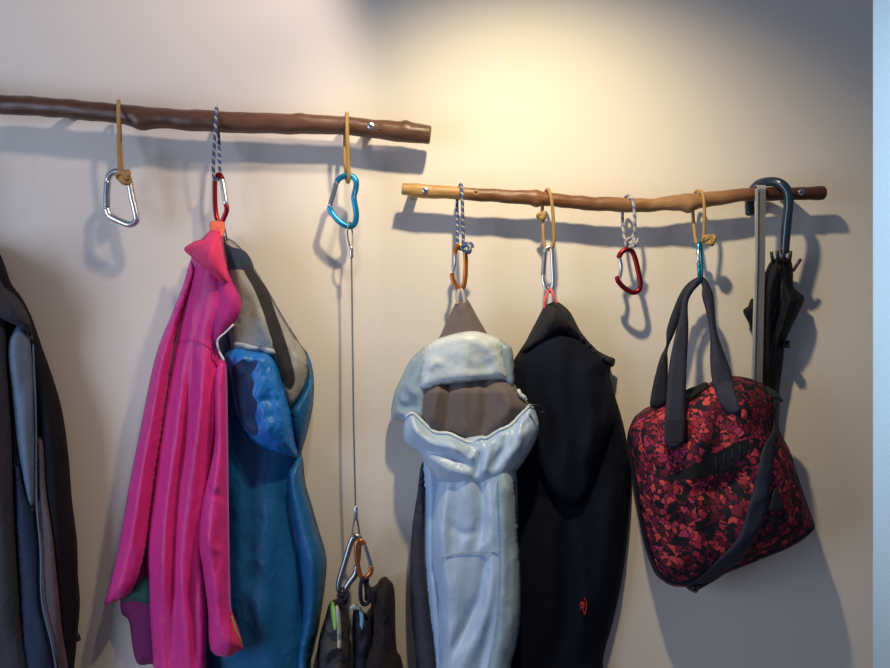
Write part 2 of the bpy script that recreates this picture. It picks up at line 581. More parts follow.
class Cloth:
    """a filled outline of draped fabric: rounded over its rim, raised along folds, closed at the back"""

    def __init__(self, outline, base=.03, bulge=.04, R=25, folds=(), noise_=(0, 20, 20), back=.008, step=4.0, round_=True, sheet=False):
        self.sheet = sheet
        self.base, self.bulge, self.R, self.folds, self.nz, self.back, self.step = base, bulge, R, folds, noise_, back, step
        ol = [Vector((x, y, 0)) for x, y in outline]
        sp = smooth_path(ol, 5, True) if round_ else ol
        # resample evenly
        res = []
        acc = 0
        for i in range(len(sp)):
            a, b = sp[i], sp[(i + 1) % len(sp)]
            L = (b - a).length
            k = max(1, int(round(L / step)))
            for q in range(k):
                res.append(a.lerp(b, q / k))
        out = [res[0]]
        for v in res[1:]:
            if (v - out[-1]).length > step * .45:
                out.append(v)
        if (out[-1] - out[0]).length < step * .45:
            out.pop()
        self.rim = np.array([(v.x, v.y) for v in out])

    def basev(self, pts):
        if callable(self.base):
            return np.asarray(self.base(pts), float)
        return np.full(len(pts), float(self.base))

    def prof(self, pts, R):
        d, _ = seg_dist(pts, self.rim, True)
        d = np.where(inside(pts, self.rim), d, 0)
        t = np.clip(d / R, 0, 1)
        return np.sqrt(np.clip(1 - (1 - t) ** 2, 0, 1)), d

    def depth(self, pts):
        pts = np.asarray(pts, float)
        pr, d = self.prof(pts, self.R)
        z = self.basev(pts) + self.bulge * pr
        soft = np.clip(d / min(14.0, self.R), 0, 1)
        for f in self.folds:
            line, amp, w = f[0], f[1], f[2]
            kind = f[3] if len(f) > 3 else 'g'
            ln = [(v.x, v.y) for v in smooth_path([Vector((x, y, 0)) for x, y in line], 4)]
            dd, sd, al = seg_dist(pts, ln, False)
            amp = amp * (.15 + .85 * np.sin(math.pi / 2 * np.clip(np.minimum(al, 1 - al) / .28, 0, 1)))
            if kind == 'g':
                z += amp * np.exp(-(dd / w) ** 2) * soft
            else:   # one steep flank, one long flank
                w2 = f[4]
                sgn = sd * (1 if kind == 'l' else -1)
                z += amp * np.where(sgn > 0, np.exp(-(dd / w) ** 2), np.exp(-dd / w2)) * soft
        a, sx, sy = self.nz
        if a:
            rg = random.Random(int(self.rim[0][0] * 7 + len(self.rim)))
            X, Y = pts[:, 0] / sx, pts[:, 1] / sy
            lo = np.array([noise.noise(Vector((x * .6, y * .6, 3.1))) for x, y in zip(X, Y)])
            nv = .6 * lo
            for q in range(5):                       # straight creases between flat facets
                an = rg.uniform(-1.1, 1.1)
                lam = rg.uniform(1.6, 3.2)
                gate = np.clip(np.array([noise.noise(Vector((x * .45 + 7 * q, y * .45, 11.0 + q))) for x, y in zip(X, Y)]) * 2.2 + .15, 0, 1)
                t = (X * math.cos(an) + Y * math.sin(an)) / lam + rg.random() + .35 * lo
                tri = np.abs((t % 1) - .5) * 2 - .5
                nv += .55 * gate * tri * lam / 2
            z += a * nv * soft
        return z

    def data(self):
        rim, st = self.rim, self.step
        x0, y0 = rim.min(0)
        x1, y1 = rim.max(0)
        g = []
        yy = y0
        k = 0
        while yy < y1:
            xx = x0 + (st / 2 if k % 2 else 0)
            while xx < x1:
                g.append((xx, yy))
                xx += st
            yy += st * .87
            k += 1
        g = np.array(g) if g else np.zeros((0, 2))
        if len(g):
            d, _ = seg_dist(g, rim, True)
            g = g[inside(g, rim) & (d > st * .55)]
        n = len(rim)
        allp = np.vstack([rim, g]) if len(g) else rim
        res = delaunay_2d_cdt([Vector(p) for p in allp], [(i, (i + 1) % n) for i in range(n)], [], 0, 1e-5)
        V = np.array([(v.x, v.y) for v in res[0]])
        tris = [tuple(f) for f in res[2]]
        cen = np.array([V[list(f)].mean(0) for f in tris])
        ok = inside(cen, rim)
        tris = [f for f, o in zip(tris, ok) if o]
        dr, _ = seg_dist(V, rim, True)
        is_rim = dr < 1e-3
        front = self.depth(V)
        pr, _ = self.prof(V, self.R)
        backd = self.basev(V) - self.back * pr
        verts = [tuple(P(V[i][0], V[i][1], front[i])) for i in range(len(V))]
        bi = {}
        for i in range(len(V)):
            if is_rim[i]:
                bi[i] = i
            else:
                if self.sheet:
                    continue
                bi[i] = len(verts)
                verts.append(tuple(P(V[i][0], V[i][1], max(.0015, backd[i]))))
        faces = []
        for f in tris:
            a, b, c = (V[q] for q in f)
            if (b[0] - a[0]) * (c[1] - a[1]) - (b[1] - a[1]) * (c[0] - a[0]) > 0:
                f = (f[0], f[2], f[1])
            faces.append(f)
            if self.sheet:
                continue
            q = (bi[f[2]], bi[f[1]], bi[f[0]])
            if len({*q}) == 3 and q[::-1] != f:
                faces.append(q)
        return verts, [], faces


def over(parent_cloth, off=.002):
    return lambda p: parent_cloth.depth(p) + off


def by_y(ys, ds):
    return lambda p: np.interp(p[:, 1], ys, ds)


def by_x(xs, ds):
    return lambda p: np.interp(p[:, 0], xs, ds)


def on(cl, pts, off=.001, n=5):
    """3D path lying on a cloth"""
    sp = smooth_path([Vector((x, y, 0)) for x, y in pts], n)
    dz = cl.depth(np.array([(v.x, v.y) for v in sp])) + off
    return [P(v.x, v.y, d) for v, d in zip(sp, dz)]


# ------------------------------------------------------------------ setting
def structure(name, bm, mat):
    o = part(None, name, bm, mat, smooth=False)
    o['kind'] = 'structure'
    return o


T = D / F
WX = (873 - CX) * T                       # where the back wall stops
structure('wall_back', box_bm((-2.2, 0, 0), (WX, .10, 2.7)), 'wall')
structure('wall_right', box_bm((WX - .6, 1.3, 0), (3.2, 1.4, 2.7)), 'far_wall')
structure('floor', box_bm((-2.2, -2.2, -.06), (3.2, 1.4, 0)), 'floor')


# ------------------------------------------------------------------ branches
def branch(pts, d, label, mat, screws, holes, spacers, mat_a, mat_b, bumps, seed):
    ctr = pts[len(pts) // 2]
    th = Thing('branch_coat_rail', label, 'coat rail', P(ctr[0], ctr[1], d), 'branch coat rails on the wall')
    q = smooth_path([Vector((x, y, r)) for x, y, r in pts], 14)
    path, rad = [], []
    for i, v in enumerate(q):
        w = noise.noise(Vector((v.x * .021, seed, 0)))
        path.append(P(v.x, v.y + .9 * noise.noise(Vector((v.x * .05, seed, 5))), d + .002 * w))
        rad.append((v.z + .45 * noise.noise(Vector((v.x * .09, seed, 2)))) * (D - d) / F)
    bm = tube_bm(path, rad, 24, norm_uv=True, capk=.25)
    for (bx, by, side, amp, w) in bumps:           # knots where twigs were cut off
        c = P(bx, by, d)
        for v in bm.verts:
            dx = abs(v.co.x - c.x)
            up = (v.co - c)
            if dx < w * 3 * T:
                ang = math.atan2(up.z, -up.y)
                g = math.exp(-(dx / (w * T)) ** 2) * max(0, math.cos(ang - side)) ** 2
                up2 = Vector((0, up.y, up.z))
                if up2.length > 1e-6:
                    v.co += up2.normalized() * amp * T * g
    for v in bm.verts:                              # bark is never quite round
        n_ = noise.noise(Vector((v.co.x * 22, v.co.y * 75, v.co.z * 75 + seed))) + .5 * noise.noise(Vector((v.co.x * 70, v.co.y * 160, v.co.z * 160)))
        v.co += Vector((0, v.co.y + d, v.co.z - np.interp(v.co.x, [p.x for p in path], [p.z for p in path]))).normalized() * n_ * .0011
    part(th, 'bark', bm, mat)
    for e, m_ in ((0, mat_a), (-1, mat_b)):
        j = 1 if e == 0 else -2
        t = (path[e] - path[j]).normalized()
        part(th, 'cut_end', cyl_bm(path[e], path[e] + t * rad[e] * .16, rad[e] * .93), m_)
    for sx, sy, sr in screws:
        r = np.interp(sx, [p[0] for p in pts], [p[2] for p in pts]) * T
        p = P(sx, sy, d + r * .88)
        s = part(th, 'screw', cyl_bm(p, p + Vector((0, -.0022, 0)), sr * T), 'zinc')
        bm2 = bmesh.new()
        for a in range(3):
            an = a * math.pi / 3 + .3
            v = Vector((math.cos(an), 0, math.sin(an))) * sr * T * .5
            tube(bm2, [p + Vector((0, -.0022, 0)) - v, p + Vector((0, -.0022, 0)) + v], .0006, 6)
        part(th, 'screw_socket', bm2, 'plastic', s)
    for hx, hy, hr in holes:
        r = np.interp(hx, [p[0] for p in pts], [p[2] for p in pts]) * T
        p = P(hx, hy, d + r * .93)
        bm2 = bmesh.new()
        ring = [p + Vector((math.cos(a), -.0005, math.sin(a) * .85)) * hr * T for a in [k * math.pi / 8 for k in range(16)]]
        tube(bm2, ring, hr * T * .35, 8, True)
        kn = part(th, 'knot', bm2, mat)
        part(th, 'knot_heart', cyl_bm(p + Vector((0, .003, 0)), p + Vector((0, -.0008, 0)), hr * T * .8, 12), 'knot', kn)
    for sx, sy in spacers:
        p = P(sx, sy, d)
        part(th, 'spacer', cyl_bm(Vector((p.x, -.0005, p.z)), p, .0085, 18), 'spacer')
    return th


BD = .046
branch([(-90, 98, 9.3), (-40, 101, 9.3), (0, 104.4, 9.4), (52, 107.5, 9.5), (117, 113.4, 9.5), (142, 117.2, 11), (165, 118.6, 10), (190, 120, 10.2), (240, 122.5, 10),
        (300, 124.2, 9.6), (347, 126.2, 9), (386, 130.2, 9.8), (408, 132.4, 10.2), (429, 134.8, 9.3)], BD,
       'dark brown varnished branch rail, upper left, cut off by the photo edge', 'left_bark', [(371, 126, 3.4)], [(381, 127, 2.6)], [(365, 127), (60, 108)], 'cut_dark', 'cut_dark',
       [(142, 117, -1.2, 2.5, 7), (406, 131, 1.2, 1.4, 4), (300, 124, 1.3, 1.5, 6)], 1.7)
branch([(403, 188.6, 6.0), (425, 191, 6.8), (455, 193, 6.5), (472, 194.2, 6.5), (500, 196, 6.5), (525, 197.6, 7), (537, 198.3, 7.4), (552, 199.6, 7), (575, 202, 6.8), (600, 204, 7),
        (640, 205.5, 6.9), (662, 204, 7.2), (688, 202, 8.2), (705, 199.6, 7.4), (722, 197.5, 7), (750, 194.6, 6.7), (800, 193.5, 6.7), (823, 193, 6.8)], BD,
       'lower right branch rail, pale peeled wood at its left end and dark at its right', 'right_bark', [(425.5, 190.5, 3), (801, 192.3, 3)], [(476, 192.5, 2.4)], [(412, 190), (796, 193)], 'cut_light', 'cut_dark',
       [(536, 198, 1.3, 1.2, 4), (536, 198, -1.3, 1.8, 4), (688, 202, -1.3, 3, 6), (640, 205, .4, 1.5, 6)], 8.2)


# ------------------------------------------------------------------ cords and carabiners
def trefoil(c, r, tilt=0.0):
    out = []
    for k in range(60):
        t = 2 * math.pi * k / 60
        x = math.sin(t) + 2 * math.sin(2 * t)
        y = math.cos(t) - 2 * math.cos(2 * t)
        z = -math.sin(3 * t)
        ca, sa = math.cos(tilt), math.sin(tilt)
        out.append(c + Vector(((x * ca - y * sa) * r / 3, z * r / 2.2, (x * sa + y * ca) * r / 3)))
    return out


def cord(label, mat, pts, rpx, knot=None, tail=None, cat='cord loop', group='cord loops round the branches'):
    """pts: closed (px, py, depth) loop that goes over the branch"""
    th = Thing('cord_loop', label, cat, P(*pts[0]), group)
    pts = [(pts[0][0], pts[0][1] - 2.0, pts[0][2])] + pts[1:]
    path = smooth_path([P(*p) for p in pts], 7, True)
    part(th, 'loop', tube_bm(path, rpx * T, 8, True), mat)
    if knot:
        kx, ky, kd, kr = knot
        bm = tube_bm(trefoil(P(kx, ky, kd), kr * T, .4), rpx * T * 1.3, 8, True)
        tube(bm, trefoil(P(kx + .6, ky + .4, kd + .001), kr * T * .55, 1.7), rpx * T * 1.25, 8, True)
        part(th, 'knot', bm, mat)
        if tail:
            bm = bmesh.new()
            for tl in tail:
                tube(bm, smooth_path([P(*p) for p in tl], 5), rpx * T, 8)
            part(th, 'cord_end', bm, mat)
    return th


def over_branch(x, yt, yb, dx, yc, d_bot, xl, xr, ytop_front=None, r=9.4):
    """helper: loop path front strand (xr) and back strand (xl) hanging round a branch of radius r px"""
    rr = r * T + .003
    return None


RL, RR = 11.3 * T, 8.8 * T
g = .0035
# 1 tan cord, far left
cord('tan cord with a round knot holding the leftmost silver carabiner', 'tan',
     [(118.5, 103, BD + .004), (118.3, 108, BD + RL + .002), (118.6, 124, BD + RL + .004), (119, 150, BD + .017), (120, 170, BD + .014), (122, 176, BD + .008), (121.5, 166, BD + .002), (120.5, 150, BD - .010), (119.5, 125, BD - RL - .003), (119, 109, BD - RL - .001)],
     1.9, (124.2, 177, BD + .017, 6.2))
cord('blue and yellow flecked cord above the pink jacket', 'navy_cord',
     [(216.5, 110, BD + .004), (216, 114, BD + RL + .001), (215, 135, BD + RL + .003), (213.6, 158, BD + .014), (213.6, 175, BD + .008), (216.5, 180, BD + .003), (219.5, 175, BD + .001), (219.6, 158, BD - .008), (218.5, 134, BD - RL - .003), (217.4, 114, BD - RL)],
     1.6)
cord('tan cord holding the blue carabiner with the wire cable', 'tan',
     [(347, 115.5, BD + .004), (347, 121, BD + RL + .001), (347.3, 138, BD + RL + .003), (348, 160, BD + .015), (348.8, 176, BD + .010), (348, 182, BD + .003), (346.5, 176, BD), (345.3, 158, BD - .009), (344.8, 138, BD - RL - .002), (346, 121, BD - RL)],
     1.9)
cord('blue and white flecked cord with a side knot above the light blue jacket', 'blue_cord',
     [(461, 186, BD + .003), (461.8, 190, BD + RR + .002), (462.4, 204, BD + RR + .003), (463, 228, BD + .014), (463, 244, BD + .010), (460, 249, BD + .004), (457.8, 243, BD + .001), (457.4, 225, BD - .006), (457, 203, BD - RR - .003), (459, 189, BD - RR - .001)],
     1.6, (467, 248, BD + .014, 4.2), [[(464, 244, BD + .014), (470, 243, BD + .016), (473, 247, BD + .014)]])
cord('doubled tan cord with a dark knot behind, above the black jacket', 'tan',
     [(548, 191.5, BD + .003), (550.6, 195.5, BD + RR + .003), (552.6, 210, BD + RR + .004), (554, 236, BD + .013), (552, 247, BD + .008), (547, 249, BD + .004), (543.8, 242, BD + .003), (543, 222, BD + .000), (542.2, 209, BD - RR - .003), (545, 194, BD - RR - .001)],
     1.7, (541.6, 216, BD + .003, 3.2))
cord('white cord with blue flecks holding the dark red carabiner', 'white_cord',
     [(628, 197.5, BD + .003), (632.5, 200.5, BD + RR + .003), (634.6, 214, BD + RR + .004), (634.6, 230, BD + .013), (631, 243, BD + .010), (628.6, 251, BD + .004), (626, 244, BD + .001), (623.6, 232, BD - .006), (622.3, 214, BD - RR - .003), (624.4, 200, BD - RR - .001)],
     1.5, (631.5, 241, BD + .011, 4.0), [[(629, 247, BD + .012), (635, 245, BD + .016), (638, 239, BD + .014)]])
cord('tan cord with a fat coiled knot above the red patterned bag', 'tan',
     [(698, 192.5, BD + .003), (703, 195, BD + RR + .004), (704.4, 208, BD + RR + .005), (704, 230, BD + .014), (703, 240, BD + .010), (699, 244, BD + .004), (696, 241, BD + .001), (694.2, 228, BD - .006), (692.8, 211, BD - RR - .004), (694.5, 195, BD - RR - .002)],
     1.6, (710.5, 240, BD + .013, 4.2), [[(703, 238, BD + .012), (708, 236, BD + .017), (714, 238, BD + .013), (712, 244, BD + .016), (706, 243, BD + .014)]])


def carabiner(label, body, gate, d, rpx, mat, gate_mat, gr=None, tilt=0.0, extra=None, gate_label=None):
    """body/gate: px points; tilt: depth gained per px to the right of the middle"""
    cx = sum(p[0] for p in body) / len(body)
    cy = min(p[1] for p in body)
    th = Thing('carabiner', label, 'carabiner', P(cx, cy, d), 'carabiners hung from the branches')

    def q(p):
        return P(p[0], p[1], d + (p[0] - cx) * tilt + (p[2] if len(p) > 2 else 0))
    path = smooth_path([q(p) for p in body], 7)
    part(th, 'body', tube_bm(path, rpx * T, 12), mat)
    gp = smooth_path([q(p) for p in gate], 6)
    go = part(th, 'gate', tube_bm(gp, (gr or rpx * .8) * T, 12), gate_mat, label=gate_label)
    for e in (gp[0], gp[-1]):
        part(th, 'rivet', tube_bm([e + Vector((0, -rpx * T * 1.1, 0)), e + Vector((0, rpx * T * 1.1, 0))], rpx * T * .36, 8), 'steel', go)
    return th


CD = BD + .006
carabiner('plain silver carabiner hanging empty at far left', [(108, 180), (110.5, 175), (116, 171.8), (123, 172.5), (128.5, 180), (132.5, 198), (136.6, 216), (135.5, 222), (129.5, 224.4), (119, 220.5), (110, 215.5), (107, 209)],
          [(107.4, 181.5), (106.8, 195), (107, 208)], CD, 3.4, 'silver', 'dark_steel', 3.0)
carabiner('red carabiner holding the pink jacket', [(222.5, 179), (219.5, 174.5), (215.6, 178.5), (214.8, 190), (215.5, 210), (217.5, 220), (220.5, 224), (223, 220), (226.6, 211), (226.4, 205)],
          [(222.3, 180), (224.4, 192), (226, 204)], CD, 2.3, 'red_metal', 'silver', 2.8, .0012, gate_label='silver gate')
cb3 = carabiner('blue carabiner with the wire cable hooked through it', [(337, 182), (339, 179), (345, 175.8), (351.5, 176.2), (356, 181), (356, 188), (354, 197), (355.5, 208), (356.4, 216), (354.5, 224), (349, 226.6), (340, 222), (332, 213), (329.6, 207)],
          [(336.5, 183), (333.3, 195), (330, 206)], CD, 2.8, 'blue_metal', 'steel', 2.6, gate_label='grey gate')
bm = bmesh.new()
for k in range(7):
    y = 190 + k * 1.35
    x = 355.1 - .9 * math.exp(-((y - 197) / 5) ** 2)
    tube(bm, [P(x - .7, y, CD + 2.8 * T), P(x + .7, y + .15 * (k % 3), CD + 2.8 * T)], .25 * T, 5)
part(cb3, 'stamped_marking', bm, 'silver')
carabiner('orange carabiner holding the light blue jacket', [(455, 254), (455.6, 249.5), (459.5, 245.5), (464, 248), (465.6, 257), (465.6, 273), (464, 285), (461, 290), (457, 286.5), (453, 280), (451.8, 274)],
          [(455.2, 255), (455, 264), (452.4, 273)], CD, 2.3, 'orange_metal', 'silver', 1.7, gate_label='silver wire gate')
carabiner('narrow silver carabiner holding the black jacket', [(545, 251), (546.6, 248.4), (549.2, 247.2), (551.8, 250), (552.6, 264), (553.2, 282), (552, 289.5), (548.8, 290.3), (544.6, 284.5), (542.8, 276)],
          [(545, 252), (544.2, 263), (543, 275)], CD, 2.2, 'silver', 'dark_steel', 2.2)
carabiner('dark red carabiner with a bent silver gate, hanging empty', [(618.6, 257.5), (621.8, 252.2), (627, 249.4), (631.8, 251.2), (635, 258), (637.6, 268), (640.4, 283), (638.8, 290), (632.5, 292.4), (624, 287.6), (618.2, 281), (617.5, 277)],
          [(619.2, 258.5), (621.2, 267.5), (619.2, 278.5)], CD, 2.5, 'dark_red_metal', 'silver', 2.0, gate_label='bent silver gate')
th = Thing('carabiner', 'small bright blue carabiner seen edge-on, holding the red patterned bag', 'carabiner', P(699.5, 240, CD), 'carabiners hung from the branches')
bp = smooth_path([P(x, y, CD + z) for x, y, z in [(698.3, 250, .016), (698.6, 244, .013), (699.3, 241.5, .004), (700.2, 242, -.008), (700.8, 250, -.014), (701.3, 266, -.013), (701.3, 277, -.006), (700.8, 281.5, .004), (700, 279, .012), (699.3, 271, .017), (698.9, 264, .0165)]], 7)
part(th, 'body', tube_bm(bp, 1.9 * T, 12), 'cyan_metal')
go = part(th, 'gate', tube_bm([P(698.2, 250.5, CD + .017), P(698.5, 263, CD + .0175)], 1.7 * T, 12), 'silver', label='silver gate')
for y in (250.5, 263):
    part(th, 'rivet', tube_bm([P(696.2, y, CD + .017), P(700.5, y, CD + .017)], .7 * T, 8), 'steel', go)
# the two at the foot of the wire
LD = .052
carabiner('large steel carabiner at the foot of the wire cable', [(357, 566), (355.4, 574), (349, 583), (343, 592), (339.5, 590), (339.2, 582), (345, 562), (351.2, 542), (355, 536.2), (359, 537.6), (359.6, 545)],
          [(359.4, 546), (358.6, 556), (357.2, 566)], LD, 2.9, 'dark_steel', 'copper_metal', 2.2, gate_label='bronze gate')
carabiner('copper-orange carabiner beside the large steel one', [(364.5, 544), (360.5, 540.5), (356.8, 543.5), (356.4, 554), (358, 566), (361.2, 577), (365.5, 577.5), (370.4, 573), (371.4, 567)],
          [(364.8, 545), (368, 555), (371.2, 566)], LD + .015, 2.3, 'copper_metal', 'dark_steel', 1.7, gate_label='dark gate')

# ------------------------------------------------------------------ wire cable
th = Thing('wire_cable', 'thin steel wire cable hanging from the blue carabiner', 'cable', P(352, 222, CD))
part(th, 'cable', tube_bm(smooth_path([P(351.4, 250, CD), P(352, 300, CD - .001), (P(353.5, 420, LD + .003)), P(355.6, 512, LD)], 14), .85 * T, 8), 'wire')
part(th, 'loop', tube_bm(smooth_path([P(350.6, 249, CD), P(347.6, 236, CD + .006), P(348, 226, CD + .007), P(349.6, 222, CD), P(351.2, 226, CD - .007), P(352.6, 236, CD - .006), P(352, 249, CD)], 6), .8 * T, 8), 'wire')
part(th, 'loop', tube_bm(smooth_path([P(355, 514, LD), P(352.3, 532, LD + .006), P(354.5, 539, LD + .007), P(357, 540.5, LD), P(359.5, 538, LD - .007), P(359.2, 532, LD - .006), P(356.5, 514, LD)], 6), .8 * T, 8), 'wire')
for a, b in (((351.3, 246.5), (351.7, 258)), ((355.8, 506), (356, 520))):
    p0, p1 = P(*a, CD if a[1] < 400 else LD), P(*b, CD if a[1] < 400 else LD)
    ax = p1 - p0
    part(th, 'crimp_sleeve', tube_bm([p0, p0 + ax * .1, p0 + ax * .45, p0 + ax * .55, p0 + ax * .9, p1], [1.5 * T, 2 * T, 2 * T, 1.8 * T, 2 * T, 1.5 * T], 12), 'steel')

# ------------------------------------------------------------------ dark jacket at the left edge
th = Thing('jacket', 'dark jacket at the left photo edge, with grey-blue and brown lining strips', 'jacket', P(20, 660, .03), 'jackets hung on the wall')
LJ = Cloth([(-85, 262), (-40, 240), (-6, 248), (4, 263), (11, 283), (22, 298), (32, 318), (42, 347), (53, 378), (62, 410), (68, 450), (72, 500), (77, 540), (78, 575), (80, 603), (77, 640), (72, 690), (70, 720), (-85, 720)],
           .02, .06, 40, [([(40, 360), (52, 450), (60, 560), (66, 660)], .012, 8), ([(30, 320), (36, 420), (42, 560)], -.010, 9)], (.006, 30, 90))
part(th, 'body', LJ.data(), 'black')
c = Cloth([(-80, 300), (-20, 292), (4, 310), (6, 360), (11, 430), (14, 520), (20, 620), (24, 720), (-80, 720)], over(LJ, .006), .014, 16, [([(-10, 330), (-4, 450), (6, 640)], .006, 8)], (.004, 20, 70))
part(th, 'front_panel', c.data(), 'char', label='charcoal grey front panel')
c = Cloth([(8, 345), (20, 322), (28, 330), (34, 380), (36, 440), (35, 500), (30, 510), (24, 482), (17, 440), (12, 390)], over(LJ, .004), .012, 9, (), (.003, 14, 40))
part(th, 'lining_strip', c.data(), 'steel_blue', label='grey-blue lining strip')
c = Cloth([(14, 420), (18, 455), (25, 490), (33, 512), (39, 545), (41, 600), (52, 650), (58, 690), (58, 720), (24, 720), (20, 620), (15, 520)], over(LJ, .003), .008, 9, (), (.004, 14, 40))
part(th, 'inner_panel', c.data(), 'navy', label='dark navy inner panel')
c = Cloth([(37, 440), (43, 445), (46, 490), (53, 540), (58, 590), (62, 630), (68, 670), (68, 715), (60, 715), (57, 670), (46, 620), (41, 570), (40, 530), (36, 490)], over(LJ, .004), .007, 7, (), (.002, 12, 30))
part(th, 'lining_edge', c.data(), 'brown_grey', label='brown-grey lining edge')
part(th, 'zipper', tube_bm(on(LJ, [(33, 345), (36, 420), (36.5, 500), (40.5, 548), (42, 600), (52, 645), (60, 690)], .012), .8 * T, 8), 'steel_blue')
c = Cloth([(-40, 255), (-8, 262), (2, 284), (18, 298), (30, 318), (33, 340), (24, 330), (8, 322), (-10, 316), (-40, 318)], over(LJ, .014), .020, 12, [([(0, 295), (18, 310), (28, 326)], .006, 5)], (.004, 14, 14))
part(th, 'hood', c.data(), 'char')
part(th, 'hanging_loop', tube_bm(smooth_path([P(-37, 246, .05), P(-38, 170, BD + .012), P(-39, 101, BD + RL + .003), P(-40, 88, BD), P(-41, 101, BD - RL - .002), P(-42, 170, BD - .008), P(-43, 246, .044)], 7), 1.3 * T, 8), 'strap_dark')
part(th, 'hem_toggle', cyl_bm(P(77, 634, .045), P(79, 641, .045), .0035), 'plastic')

# ------------------------------------------------------------------ blue jacket
th = Thing('jacket', 'blue hooded shell jacket with grey hood lining, partly behind the pink one', 'jacket', P(265, 660, .03), 'jackets hung on the wall')
BJ = Cloth([(222, 239), (230, 239), (242, 249), (253, 266), (268, 290), (284, 318), (298, 340), (310, 362), (314, 380), (313, 405), (308, 430), (302, 452), (304, 478), (311, 502), (319, 530), (326, 555), (326, 575), (323, 600), (318, 632), (311, 660), (306, 720),
            (205, 720), (204, 600), (210, 450), (215, 340), (219, 275)], .014, .050, 34,
           [([(262, 470), (268, 540), (262, 640)], .010, 12), ([(240, 470), (238, 560), (240, 660)], .008, 12), ([(284, 470), (290, 520), (303, 580), (300, 650)], -.012, 7), ([(248, 580), (262, 620), (272, 690)], .012, 12),
            ([(228, 480), (225, 560), (226, 660)], -.008, 8)], (.004, 20, 34), step=3.4)
part(th, 'body', BJ.data(), 'blue')
c = Cloth([(288, 484), (293, 464), (302, 455), (305, 480), (311, 504), (319, 532), (326, 556), (326, 576), (322, 602), (317, 632), (310, 660), (304, 720), (296, 720), (298, 660), (303, 605), (299, 555)], over(BJ, .004), .022, 13, [([(308, 520), (316, 570), (312, 640)], .006, 5)], (.005, 14, 30))
part(th, 'sleeve', c.data(), 'blue')
GL = Cloth([(222, 241), (230, 240), (242, 250), (253, 267), (268, 291), (284, 319), (298, 341), (307, 354), (308, 372), (303, 390), (291, 407), (284, 400), (278, 375), (270, 356), (236, 352), (230, 340), (225, 300)],
           over(BJ, .004), .016, 16, [([(236, 262), (256, 300), (274, 352)], .008, 7), ([(262, 290), (280, 330), (292, 372)], -.009, 9), ([(276, 300), (292, 340), (302, 380)], .007, 6)], (.004, 16, 22), step=3.4)
part(th, 'hood_lining', GL.data(), 'grey_lining', label='grey hood lining')
c = Cloth([(223, 243), (232, 247), (246, 252), (254, 268), (247, 270), (232, 268), (226, 268)], over(GL, .0012), 0, 8, sheet=True, step=2.5)
part(th, 'neck_band', c.data(), 'navy', label='dark navy neck band')
c = Cloth([(240, 261), (250, 266), (259, 278), (268, 291), (275, 311), (284, 336), (291, 360), (295, 380), (290, 388), (283, 380), (277, 358), (271, 336), (263, 310), (254, 288), (246, 274)], over(GL, .0014), 0, 8, sheet=True, step=2.5)
part(th, 'hood_panel', c.data(), 'near_black', label='black mesh hood panel')
c = Cloth([(233, 345), (238, 342), (256, 346), (273, 349), (274, 355), (254, 353), (236, 350)], over(GL, .003), .003, 4)
part(th, 'hood_tape', c.data(), 'light_grey', label='pale grey tape')
c = Cloth([(240, 322), (256, 318), (268, 330), (272, 347), (256, 345), (239, 341)], over(GL, .0008), 0, 6, sheet=True, step=2.5)
part(th, 'lining_patch', c.data(), 'faded', label='faded pale lining patch')
HB = Cloth([(224, 358), (229, 351), (238, 347), (254, 350), (270, 354), (279, 370), (286, 394), (291, 415), (295, 440), (298, 457), (289, 456), (272, 452), (254, 443), (242, 429), (235, 408), (231, 380)],
           over(BJ, .008), .034, 17, [([(238, 358), (252, 356), (266, 360)], .008, 5), ([(258, 372), (262, 410), (276, 440)], .010, 8), ([(240, 372), (244, 405), (254, 430)], -.012, 8), ([(272, 372), (280, 410), (288, 446)], .006, 5), ([(256, 402), (270, 400), (282, 402)], -.004, 4)], (.0035, 12, 14), step=3.0)
part(th, 'hood_brim', HB.data(), 'bright_blue', label='bright blue folded hood brim')
c = Cloth([(232, 370), (236, 364), (243, 359), (249, 362), (257, 360), (255, 368), (251, 374), (254, 383), (252, 394), (257, 404), (255, 416), (258, 430), (254, 436), (246, 428), (239, 412), (234, 390)], over(HB, .0008), 0, 8, sheet=True, step=2.5)  # dark sheet painting the shade of the recess onto the brim
part(th, 'brim_shade_patch', c.data(), 'brim_shade', label='dark patch painted as shade inside the hood brim')
c = Cloth([(305, 350), (311, 362), (314, 380), (313, 405), (308, 430), (302, 450), (298, 457), (295, 440), (291, 414), (300, 398), (307, 386), (309, 372)], over(BJ, .006), .014, 8, (), (.003, 10, 16))
part(th, 'hood_side', c.data(), 'blue')
part(th, 'hanging_loop', tube_bm(smooth_path([P(227, 241, .05), P(225.5, 232, .054), P(222.5, 221.5, CD), P(221, 222, CD - .004), P(223, 232, .048), P(225, 242, .046)], 5), .7 * T, 8), 'slate')

